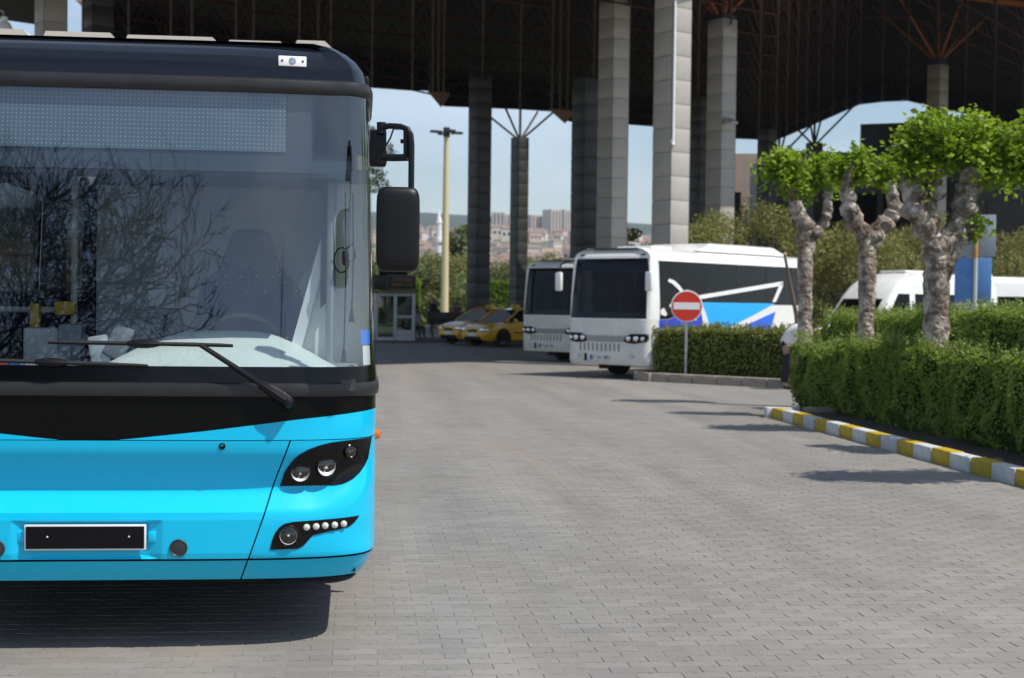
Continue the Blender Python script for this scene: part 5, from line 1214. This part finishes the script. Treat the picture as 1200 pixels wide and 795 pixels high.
# ------------------------------------------------------------------ signs, lamps, kiosk
p = K0 + BL*0.98 + BA*.22
sg_ = thing('no_entry_sign', 'red round no entry sign on a grey pole in front of the island hedge', 'road sign', (p.x, p.y, .1), -R(12))
b = MB(); b.tube([(0, .03, 0), (-.01, .03, 1.85)], .03, 10); b.build('pole', M['steel'], sg_)
b = MB(); b.lathe([(.335, .012), (.335, -.008), (.32, -.012), (.001, -.012)], (0, 0, 1.50), 'Y', 40); b.build('rim', M['plate_white'], sg_)
b = MB(); b.lathe([(.312, -.0135), (.31, -.016), (.001, -.016)], (0, 0, 1.50), 'Y', 40); b.build('disc', mat('sign_red', (.62, .035, .012), .4, var=.06), sg_)
b = MB(); b.box((0, -.018, 1.505), (.55, .006, .145)); b.build('bar', M['plate_white'], sg_, smooth=False)
b = MB(); b.box((0, .03, 1.82), (.09, .07, .06), bev=.01); b.build('clamp', M['steel'], sg_)
rs = thing('road_sign', 'back of a tall grey and blue road sign on a rusty topped post', 'road sign', (11.45, 26.9, 0), -R(24))
b = MB(); b.tube([(.02, -.05, 0), (.02, -.05, 2.55)], .04, 10); b.build('post', mat('post_pale', (.50, .52, .50), .5, var=.1), rs)
b = MB(); b.tube([(.02, -.05, 2.55), (.02, -.05, 3.02)], .041, 10); b.build('rusty_top', mat('rust', (.45, .22, .05), .8, vs=5, col2=(.62, .40, .14)), rs)
b = MB(); b.box((0.06, 0, 2.98), (.62, .02, .78), bev=.01); b.build('grey_panel', mat('sign_back_grey', (.27, .32, .36), .5, var=.10), rs)
b = MB(); b.box((-.02, .0, 2.15), (.66, .02, .84), bev=.01); b.build('blue_panel', mat('sign_back_blue', (.09, .24, .52), .5, var=.15, vs=3), rs)
b = MB(); b.box((-.02, .0, 1.55), (.66, .02, .34), bev=.01); b.build('pale_panel', M['off_white'], rs)
lp = thing('lamp_post', 'tall cream lamp post with four flat lamp heads', 'lamp post', (5.48, 94.96, 0))
b = MB(); b.tube([(0, 0, 0), (0, 0, 12.3)], [.26, .17], 14); b.build('pole', mat('cream_pole', (.68, .56, .36), .5), lp)
b = MB(); b.tube([(0, 0, 12.2), (0, 0, 12.8)], .22, 10); b.build('collar', M['dark_trim'], lp)
for a in range(4):
    an = a*PI/2+.35; b = MB(); b.box((.72*math.cos(an), .72*math.sin(an), 12.5), (.75, .36, .16), Matrix.Rotation(an, 3, 'Z'), bev=.05); b.tube([(0, 0, 12.4), (.5*math.cos(an), .5*math.sin(an), 12.45)], .06, 6); b.build('lamp_head', M['dark_trim'], lp)
gl = thing('globe_lamp', 'white globe lamp on a pale pole at the left edge, above the bus roof', 'lamp', (-9.1, 39.1, 0))
b = MB(); b.tube([(-.12, 0, 0), (-.12, 0, 10.5)], .09, 10); b.build('pole', mat('pale_pole', (.7, .68, .55), .5), gl)
b = MB(); b.lathe([(.001, -.27), (.14, -.22), (.22, -.08), (.22, .06), (.15, .2), (.08, .26), (.09, .36), (.001, .38)], (.12, 0, 8.35), 'Z', 20); b.build('globe', M['plate_white'], gl)
b = MB(); b.tube([(-.1, 0, 8.9), (.1, 0, 8.85), (.12, 0, 8.7)], .03, 6); b.build('arm', M['steel'], gl)

# taxi kiosk: white framed glazed booth with a dark sign over it
kp = thing('kiosk', 'white framed glass taxi booth with a dark amber lettered sign on top', 'kiosk', (1.55, 61.9, 0), R(3))
wf = M['plate_white']; 
mk = mat('kiosk_frame', (.62, .64, .66), .4)
def fr(x0, x1, z0, z1, y, m=mk, d=.08): b = MB(); b.box(((x0+x1)/2, y, (z0+z1)/2), (x1-x0, d, z1-z0), bev=.008); return b.build('frame', m, kp)
for x in (-.80, -.02, .74): fr(x-.07, x+.07, .05, 2.02, 0)
fr(-.72, -.10, .05, .2, 0); fr(.06, .66, .05, .2, 0); fr(-.72, -.10, 1.9, 2.02, 0); fr(.06, .66, 1.9, 2.02, 0); fr(.06, .66, 1.0, 1.1, 0)
for (x0, x1, z0, z1) in ((-.73, -.09, .2, 1.9), (.05, .67, 1.1, 1.9), (.05, .67, .5, 1.0)):
    b = MB(); b.box(((x0+x1)/2, .0, (z0+z1)/2), (x1-x0, .015, z1-z0)); b.build('pane', M['side_glass'], kp, smooth=False)
b = MB(); b.box((.36, .0, .35), (.6, .05, .3), bev=.01)
for k in range(3): b.box((.36, -.03, .26+.08*k), (.58, .02, .05), bev=.006)
b.build('lower_panel', mk, kp)
for x in (-.84, .78): b = MB(); b.box((x, .75, 1.0), (.05, 1.4, 1.9), bev=.01); b.build('side_glazing', M['side_glass'], kp)
b = MB(); b.box((-.02, 1.5, 1.0), (1.6, .05, 1.9)); b.build('rear_glazing', M['side_glass'], kp, smooth=False)
b = MB(); b.box((-.05, .7, 2.07), (1.8, 1.7, .09), bev=.02); b.build('roof', M['dark_trim'], kp)
b = MB(); b.box((-.05, -.17, 2.07), (1.7, .04, .05)); b.build('roof_edge', mat('amber_trim', (.35, .2, .02), .5), kp, smooth=False)
sb = mat('sign_dark', (.018, .018, .022), .5); amber = mat('sign_amber', (.42, .22, .03), .5)
b = MB(); b.box((.22, -.1, 2.45), (1.15, .2, .64), bev=.02); s_ = b.build('sign', sb, kp)
b = MB(); b.box((.22, -.21, 2.73), (1.13, .03, .06)); b.box((.22, -.21, 2.17), (1.13, .03, .05)); b.build('sign_frame', mat('sign_frame_grey', (.12, .12, .14), .5), s_)
text('sign_text', 'OTOGAR', .20, amber, s_, (.26, -.206, 2.57), (PI/2, 0, 0), .004, .95)
text('sign_text', 'TERMİNAL TAKSİ', .155, amber, s_, (.24, -.206, 2.36), (PI/2, 0, 0), .004, .72)
b = MB(); b.box((-.85, -.05, 2.45), (.95, .2, .6), bev=.02); s2_ = b.build('sign', sb, kp)
text('sign_text', 'TAKSİ', .2, mat('sign_brown', (.16, .07, .02), .5), s2_, (-.78, -.156, 2.55), (PI/2, 0, 0), .004)
b = MB(); b.box((-.10, .35, 3.0), (1.15, .6, .5), bev=.02); b.build('roof_box', M['hole'], kp)

# taxi rank pavement, bench, barrier
b = MB(); b.box((2.0, 66.8, .06), (12.0, 9.6, .14), bev=.03); structure(b.build('pavement', mat('rank_pavement', (.17, .165, .16), .85, var=.15, vs=1.2)))
bn = thing('bench', 'dark bench seen as a silhouette between the kiosk and the taxis', 'bench', (3.95, 65.2, .13))
b = MB(); b.box((0, 0, .62), (1.9, .5, .10), bev=.02); b.build('seat', M['dark_trim'], bn)
b = MB(); b.box((0, .25, .86), (1.9, .08, .5), bev=.02); b.build('backrest', M['dark_trim'], bn)
for x in (-.7, -.25, .25, .7): b = MB(); b.box((x, 0, .29), (.06, .4, .58)); b.build('leg', M['dark_trim'], bn, smooth=False)
lw = thing('low_wall', 'low pale wall with amber and white edge blocks behind the bench', 'wall', (3.9, 71.6, 0))
b = MB(); b.box((0, 0, .22), (4.2, .3, .44)); b.build('wall', mat('wall_pale', (.42, .43, .36), .8, var=.1), lw, smooth=False)
for k in range(9):
    b = MB(); b.box((-1.9+.47*k, -.02, .52), (.45, .36, .16), bev=.015); b.build('coping_block', M['kerb_white'] if k % 2 else mat('coping_orange', (.60, .24, .03), .6), lw)

# ------------------------------------------------------------------ people
M['skin'] = mat('skin', (.36, .21, .145), .55, var=.06); M['hair'] = mat('dark_hair', (.014, .011, .009), .7, var=.3, vs=30)
M['shoe'] = mat('shoe', (.02, .018, .016), .5)
def skin_obj(name, chains, m, parent, sub=2):
    """one continuous surface grown round joined chains of (point, radius); a chain may start at an earlier vertex index"""
    vs = []; es = []; rs = []
    for ch in chains:
        prev = None
        for it in ch:
            if isinstance(it, int): prev = it; continue
            vs.append(it[0]); rs.append(it[1]); i = len(vs)-1
            if prev is not None: es.append((prev, i))
            prev = i
    me = bpy.data.meshes.new(name); me.from_pydata(vs, es, []); me.materials.append(m); o = bpy.data.objects.new(name, me); C.objects.link(o); o.parent = parent
    md = o.modifiers.new('grow', 'SKIN'); md.use_smooth_shade = True
    for i, r in enumerate(rs):
        sv = me.skin_vertices[0].data[i]; sv.radius = (r, r) if not hasattr(r, '__len__') else r; sv.use_root = (i == 0)
    o.modifiers.new('smooth', 'SUBSURF').levels = sub; o.modifiers['smooth'].render_levels = sub
    return o
def person(label, loc, rz, J, shirt, trousers, hair=True, sleeve=1.0):
    """J: pelvis, waist, chest, neck, head, then for each side shoulder, elbow, wrist, hip, knee, ankle, toe"""
    t = thing('person', label, 'person', loc, rz)
    V = {k: Vector(v) for k, v in J.items()}
    up = (V['head']-V['neck']).normalized(); fw = Vector(J.get('face', (0, -1, 0))); fw = (fw-up*fw.dot(up)).normalized(); sd = fw.cross(up)
    # body surface: 0 pelvis .. 4 head
    ch = [[(V['pelvis'], .115), (V['waist'], .105), (V['chest'], .125), (V['neck'], .052), (V['neck'].lerp(V['head'], .5)+up*.02, .062), (V['head']+up*.02, .083), (V['head']+up*.09-fw*.01, .066)]]
    n = 7
    ch.append([5, (V['head']-up*.055+fw*.045, .043)]); n += 1      # jaw
    ch.append([5, (V['head']+fw*.085-up*.005, .013), (V['head']+fw*.105-up*.02, .009)]); n += 2   # nose
    for s in ('l', 'r'):
        sx_ = 1 if s == 'l' else -1
        ch.append([5, (V['head']+sd*sx_*.085, .012)]); n += 1      # ear
        w_ = V['wrist_'+s]; e_ = V['elbow_'+s]; d = (w_-e_).normalized(); pp = d.cross(fw).normalized() if d.cross(fw).length > .1 else sd
        ch.append([2, (V['shoulder_'+s], .058), (e_, .041), (w_, .028), (w_+d*.05, (.036, .018)), (w_+d*.085, (.034, .015))]); n += 5; palm = n-1
        for k, (o_, L) in enumerate(((-.027, .062), (-.009, .075), (.009, .07), (.027, .055))):
            b0 = w_+d*.09+pp*o_; ch.append([palm, (b0+d*.012, .0085), (b0+d*L*.6+fw*.008, .0078), (b0+d*L+fw*.024, .006)]); n += 3
        ch.append([palm-1, (w_+d*.06-pp*.042+fw*.01, .010), (w_+d*.095-pp*.052+fw*.022, .0075)]); n += 2
        ch.append([0, (V['hip_'+s], .085), (V['knee_'+s], .056), (V['ankle_'+s], .036), (V['toe_'+s], .030)]); n += 4
    skin_obj('body', ch, M['skin'], t)
    ch = [[(V['pelvis']-Vector((0, 0, .05)), .155), (V['waist'], .148), (V['chest'], (.165, .15)), (V['neck']-up*.03, .075)]]
    for s in ('l', 'r'): e_ = V['shoulder_'+s].lerp(V['elbow_'+s], min(1, sleeve)); q = [2, (V['shoulder_'+s], .078), (e_, .056)]; q += [(V['elbow_'+s].lerp(V['wrist_'+s], .92), .042)] if sleeve > 1 else []; ch.append(q)
    skin_obj('shirt', ch, shirt, t)
    ch = [[(V['pelvis']-Vector((0, 0, .0)), .142), (V['waist'], .128)]]
    for s in ('l', 'r'): ch.append([0, (V['hip_'+s], .102), (V['knee_'+s], .074), (V['ankle_'+s]+Vector((0, 0, .02)), .058)])
    skin_obj('trousers', ch, trousers, t)
    for s in ('l', 'r'):
        a, b_ = V['ankle_'+s], V['toe_'+s]; skin_obj('shoe', [[(a-Vector((0, 0, .035)), .05), (a.lerp(b_, .5)-Vector((0, 0, .03)), .047), (b_-Vector((0, 0, .01)), .038)]], M['shoe'], t, 1)
    if hair:
        h = V['head']; skin_obj('hair', [[(h+up*.085-fw*.02, .085), (h+up*.03-fw*.045, .082), (h-up*.05-fw*.055, .05)]], M['hair'], t)
    for sx_ in (-1, 1):
        b = MB(); b.lathe([(.001, -.008), (.007, -.005), (.010, 0), (.007, .005), (.001, .008)], V['head']+fw*.079+sd*sx_*.031+up*.022, 'Z', 8); b.build('eye', M['gloss_black'], t)
    b = MB(); b.tube([V['head']+fw*.082-up*.058-sd*.02, V['head']+fw*.088-up*.06, V['head']+fw*.082-up*.058+sd*.02], [.004, .006, .004], 6); b.build('mouth', mat('lip', (.28, .10, .08), .5), t)
    return t
def standing(h=1.72, step=.0, lean=0.0):
    k = h/1.72; J = dict(pelvis=(0, 0, .94), waist=(0, -.01-lean*.2, 1.10), chest=(0, -.0-lean*.6, 1.30), neck=(0, -.01-lean, 1.48), head=(0, -.03-lean*1.1, 1.60))
    for s, x in (('l', 1), ('r', -1)):
        f = step*x
        J['shoulder_'+s] = (x*.175, -lean*.9, 1.42); J['elbow_'+s] = (x*.235, .03-f*.5-lean*.8, 1.14); J['wrist_'+s] = (x*.23, -.08-f*.8-lean*.8, .91)
        J['hip_'+s] = (x*.09, 0, .88); J['knee_'+s] = (x*.10, -.03+f*.5, .49); J['ankle_'+s] = (x*.105, .02+f, .09); J['toe_'+s] = (x*.115, -.14+f, .035)
    return {a: tuple(c*k for c in b_) for a, b_ in J.items()}
dkc = mat('cloth_dark', (.018, .018, .022), .9, var=.2, vs=20); whc = mat('cloth_white', (.80, .80, .80), .85, var=.04, vs=12); blc = mat('cloth_pale_blue', (.36, .38, .48), .85, var=.06, vs=12)
grc = mat('cloth_grey_blue', (.07, .09, .13), .9, var=.2, vs=14); redc = mat('cloth_maroon', (.16, .03, .04), .9, var=.2)
J = standing(1.74, .06, .06)
for s, x in (('l', 1), ('r', -1)): J['elbow_'+s] = (x*.25, -.16, 1.14); J['wrist_'+s] = (x*.15, -.36, 1.06)
person('person in dark clothes standing at the bench beside the kiosk', (3.25, 66.2, .13), R(60), J, dkc, dkc, sleeve=1.2)
J = dict(pelvis=(0, .05, .50), waist=(0, .06, .66), chest=(0, .02, .88), neck=(0, -.02, 1.05), head=(0, -.05, 1.17))
for s, x in (('l', 1), ('r', -1)):
    J['shoulder_'+s] = (x*.175, .01, .99); J['elbow_'+s] = (x*.24, -.10, .74); J['wrist_'+s] = (x*.16, -.32, .66)
    J['hip_'+s] = (x*.09, .0, .47); J['knee_'+s] = (x*.12, -.42, .48); J['ankle_'+s] = (x*.12, -.44, .10); J['toe_'+s] = (x*.13, -.60, .04)
person('person in a pale shirt seated beside the kiosk door', (2.42, 63.0, .13), R(35), J, blc, grc, sleeve=1.2)
ch_ = thing('chair', 'grey chair under the seated person by the kiosk', 'chair', (2.42, 63.0, .13), R(35))
b = MB(); b.box((0, .0, .36), (.46, .44, .04), bev=.015); b.build('seat', M['dark_trim'], ch_)
b = MB(); b.box((0, .26, .68), (.46, .04, .5), bev=.015); b.build('backrest', M['dark_trim'], ch_)
for x in (-1, 1):
    for y in (-1, 1): b = MB(); b.tube([(x*.2, y*.19, 0), (x*.2, y*.19, .35)], .015, 6); b.build('leg', M['steel'], ch_)
person('person in a dark jacket half hidden behind the kiosk frame', (2.38, 64.8, .13), R(-20), standing(1.66), dkc, dkc, sleeve=1.2)
person('person in a white cap and maroon top walking on the lawn path beyond the bench', (4.95, 74.6, .02), R(160), standing(1.70, .16), redc, grc, sleeve=.7)
cp = skin_obj  # cap is built below as part of the walker
w_ = [o for o in bpy.data.objects if o.get('label', '').startswith('person in a white cap')][0]
skin_obj('cap', [[(Vector((0, -.02, 1.67)), .098), (Vector((0, -.03, 1.60)), .098), (Vector((0, -.12, 1.62)), .05)]], whc, w_)
person('person in a white top standing behind the yellow taxis', (5.75, 64.4, .0), R(-30), standing(1.74), whc, dkc, sleeve=1.2)
# gardener bent over behind the end of the low hedge
J = dict(pelvis=(0, .02, .86), waist=(.05, -.06, .99), chest=(.14, -.10, 1.14), neck=(.27, -.14, 1.25), head=(.38, -.17, 1.30), face=(.5, -.3, -.6))
for s, x in (('l', 1), ('r', -1)):
    J['shoulder_'+s] = (.20, -.10+x*.17, 1.20); J['elbow_'+s] = (.30, -.14+x*.20, .95); J['wrist_'+s] = (.42, -.16+x*.16, .74)
    J['hip_'+s] = (0, x*.09+.02, .82); J['knee_'+s] = (.04, x*.11, .46); J['ankle_'+s] = (-.02, x*.11, .09); J['toe_'+s] = (.13, x*.12-.01, .035)
person('person in a white shirt and dark trousers bending behind the end of the low hedge', (8.34, 28.55, .0), R(-6), J, whc, dkc, sleeve=.8)
st_ = thing('garden_pole', 'thin brown wooden pole leaning above the bent gardener', 'pole', (8.82, 29.4, 0))
b = MB(); b.tube([(.13, .05, 0), (-.02, 0, 1.45), (-.14, 0, 2.0), (-.28, 0, 2.66)], [.045, .045, .04, .03], 8, jit=.2); b.build('shaft', M['trunk'], st_)
b = MB(); b.tube([(-.28, 0, 2.66), (-.25, 0, 2.70)], [.036, .03], 8); b.build('cut_end', mat('cut_wood', (.5, .38, .24), .8), st_)

# ------------------------------------------------------------------ leafless trees behind the camera, mirrored by the windscreen
def bare_tree(label, loc, h, seed, sub=6):
    q = random.Random(seed); t = thing('bare_tree', label, 'tree', loc, 0)
    lv = [MB() for _ in range(2)]
    def grow(p, d, L, r, n, mb):
        pts = [p]; 
        for k in range(4):
            d = (d+Vector((q.gauss(0, .13), q.gauss(0, .13), q.gauss(.03, .10)))).normalized(); pts.append(pts[-1]+d*L/4)
        rs = [r*(1-.09*k) for k in range(5)]; mb.tube(pts, rs, 5 if r > .012 else 3, cap=False)
        if n == 0: return
        for k in range(q.choice((3, 3, 4)) if n > 1 else 4):
            i = q.choice((2, 3, 4, 4)); a = d.orthogonal().normalized(); a = Matrix.Rotation(q.uniform(0, 2*PI), 3, d) @ a
            grow(pts[i], (d+a*q.uniform(.45, .95)).normalized(), L*q.uniform(.62, .86), max(.0075, rs[i]*.68), n-1, lv[0] if n > 4 else lv[1])
    grow(Vector((0, 0, 0)), Vector((0, 0, 1)), h*.34, h*.026, sub, lv[0])
    lv[0].build('trunk', M['bark_dark'], t, fix=False); o = lv[1].build('branches', M['bark_dark'], t, fix=False); o['kind'] = 'stuff'; return t
bt = bare_tree('leafless spreading tree behind the camera, mirrored in the left of the bus windscreen', (-4.75, -7.4, 0), 8.8, 5, 7)
bt2 = bare_tree('slim leafless tree behind the camera, mirrored at the right of the windscreen', (1.9, -7.5, 0), 6.4, 9, 5); bt2.scale = (.16, .16, 1)
b3 = copy_tree(bt); b3.location = (-9.0, -9.5, 0); b3.rotation_euler = (0, 0, 2); b3['label'] = 'second leafless tree behind the camera, farther left of the bus'

# ------------------------------------------------------------------ far hillside with a town, ridge and towers
def ridge(x): return 138+10*noise.noise(Vector((x*.0022, 1.3, 0)))+5*noise.noise(Vector((x*.009, 4, 0)))-.008*x
hb = MB(); rows = []
NX, NY = 110, 26
for j in range(NY+1):
    t = j/NY; row = []
    for i in range(NX+1):
        x = -1500+4200*i/NX; y = 420+1900*t
        prof = np.interp(t, [0, .08, .3, .52, .6, .75, 1], [0, 6, 28, 64, 74, 92, 1.0*ridge(x)])
        z = prof*(1+.12*noise.noise(Vector((x*.004, y*.004, 0)))*(1-t)) + 3*noise.noise(Vector((x*.02, y*.02, 2)))*min(1, 4*t)
        row.append((x, y, z-.5))
    rows.append(row)
rows.append([(x, 2700, -20) for x, y, z in rows[-1]])
hb.grid(rows)
m, t_, n_n, l_, p_ = nodes('hill_cover'); g_n = n_n.new('ShaderNodeNewGeometry'); sz = n_n.new('ShaderNodeSeparateXYZ'); l_.new(g_n.outputs['Position'], sz.inputs[0])
a_n = n_n.new('ShaderNodeTexNoise'); a_n.inputs['Scale'].default_value = .012; a_n.inputs['Detail'].default_value = 9; a_n.inputs['Roughness'].default_value = .7; l_.new(g_n.outputs['Position'], a_n.inputs['Vector'])
r_n = n_n.new('ShaderNodeValToRGB'); e = r_n.color_ramp.elements; e[0].position = .40; e[0].color = (.045, .07, .028, 1); e[1].position = .58; e[1].color = (.34, .23, .16, 1); q = e.new(.5); q.color = (.16, .14, .08, 1)
l_.new(a_n.outputs['Fac'], r_n.inputs['Fac'])
mr = n_n.new('ShaderNodeMapRange'); mr.inputs['From Min'].default_value = 88; mr.inputs['From Max'].default_value = 98; l_.new(sz.outputs['Z'], mr.inputs['Value'])
mi = n_n.new('ShaderNodeMixRGB'); mi.inputs['Color2'].default_value = (.028, .045, .026, 1); l_.new(mr.outputs[0], mi.inputs['Fac']); l_.new(r_n.outputs['Color'], mi.inputs['Color1']); l_.new(mi.outputs[0], p_.inputs['Base Color']); p_.inputs['Roughness'].default_value = .95
hills = structure(hb.build('hills', m))
def hill_z(x, y):
    t = (y-420)/1900; prof = np.interp(t, [0, .08, .3, .52, .6, .75, 1], [0, 6, 28, 64, 74, 92, 1.0*ridge(x)])
    return prof*(1+.12*noise.noise(Vector((x*.004, y*.004, 0)))*(1-t)) + 3*noise.noise(Vector((x*.02, y*.02, 2)))*min(1, 4*t) - .5
wm = [mat('house_wall', c, .8) for c in ((.62, .56, .48), (.55, .42, .33), (.66, .64, .60))]; rm = mat('house_roof', (.27, .17, .13), .8, var=.2, vs=.05)
hm = []
for k, (w_h, d_h, h_h) in enumerate(((9, 8, 6), (12, 9, 9), (8, 8, 5), (14, 10, 11))):
    b = MB(); b.box((0, 0, h_h/2-1), (w_h, d_h, h_h+2)); x, y = w_h/2+.4, d_h/2+.4
    b.add([(-x, -y, h_h), (x, -y, h_h), (x, y, h_h), (-x, y, h_h), (-x*.5, 0, h_h+2.2), (x*.5, 0, h_h+2.2)], [(0, 1, 5, 4), (2, 3, 4, 5), (1, 2, 5), (3, 0, 4)], 1)
    for s in range(3): b.box((-w_h*.3+w_h*.3*s, -d_h/2, h_h*.55), (w_h*.14, .2, h_h*.25), mi=2)
    hm.append(b.mesh('house', [wm[k % 3], rm, M['gloss_black']], smooth=False))
cnt = 0
while cnt < 285:
    y = rnd.uniform(520, 1560); a = rnd.uniform(R(1.2), R(12.6)); x = y*math.tan(a)
    o = link('house', hm[rnd.randrange(4)], None, (x, y, hill_z(x, y)-1.0), rnd.uniform(-.6, .6)); tag(o, 'small pale house among many on the hazy far hillside', 'house', 'houses on the far hillside'); cnt += 1
tm = mat('tower_wall', (.52, .44, .38), .8); tb = MB(); tb.box((0, 0, 19), (15, 15, 42))
for f in range(12): tb.box((0, 0, 2+3.1*f), (15.3, 15.3, .35), mi=1)
for s in (-1, 1):
    for k in (-1, 0, 1): tb.box((k*4.6, s*7.6, 19), (1.6, .5, 38), mi=2)
tme = tb.mesh('tower_block', [tm, wm[2], M['dark_trim']], smooth=False)
for i, (u, v, s, lb) in enumerate(((153.4, 1650, .9, 'pale tower block on the far ridge, left of the short dark pillar'), (163.9, 1660, .85, 'pale tower block on the far ridge, half behind the short dark pillar'), (193.4, 1650, .85, 'pale tower block on the far ridge, just right of the short dark pillar'), (212.2, 1640, 1.0, 'pale tower block on the far ridge, first of the wide pair'), (226.0, 1650, 1.0, 'pale tower block on the far ridge, close to the grey pillar'))):
    o = link('tower_block', tme, None, (u, v, hill_z(u, v)-4), .2*i); o.scale = (s, s, s*.86); tag(o, lb, 'tower block', 'tower blocks on the ridge')
mn = thing('minaret', 'thin white minaret in front of the hazy hillside, left of the lamp post', 'minaret', (48, 900, 12))
b = MB(); b.lathe([(2.4, 0), (2.2, 26), (3.0, 27), (3.0, 29), (1.8, 29), (1.6, 38), (2.0, 38.5), (.05, 47)], (0, 0, 0), 'Z', 14); b.build('shaft', mat('minaret_white', (.75, .75, .74), .7), mn)

# ------------------------------------------------------------------ air between here and the hills
hz = MB(); hz.box((500, 1200, 119), (5200, 4200, 242)); m_h = bpy.data.materials.new('haze_air'); m_h.use_nodes = True; th_ = m_h.node_tree; th_.nodes.clear()
oh = th_.nodes.new('ShaderNodeOutputMaterial'); vh = th_.nodes.new('ShaderNodeVolumePrincipled'); vh.inputs['Density'].default_value = 0.00016; vh.inputs['Color'].default_value = (.80, .88, 1.0, 1); vh.inputs['Anisotropy'].default_value = .2
th_.links.new(vh.outputs[0], oh.inputs['Volume'])
ho = hz.build('haze', m_h, smooth=False); ho['kind'] = 'stuff'
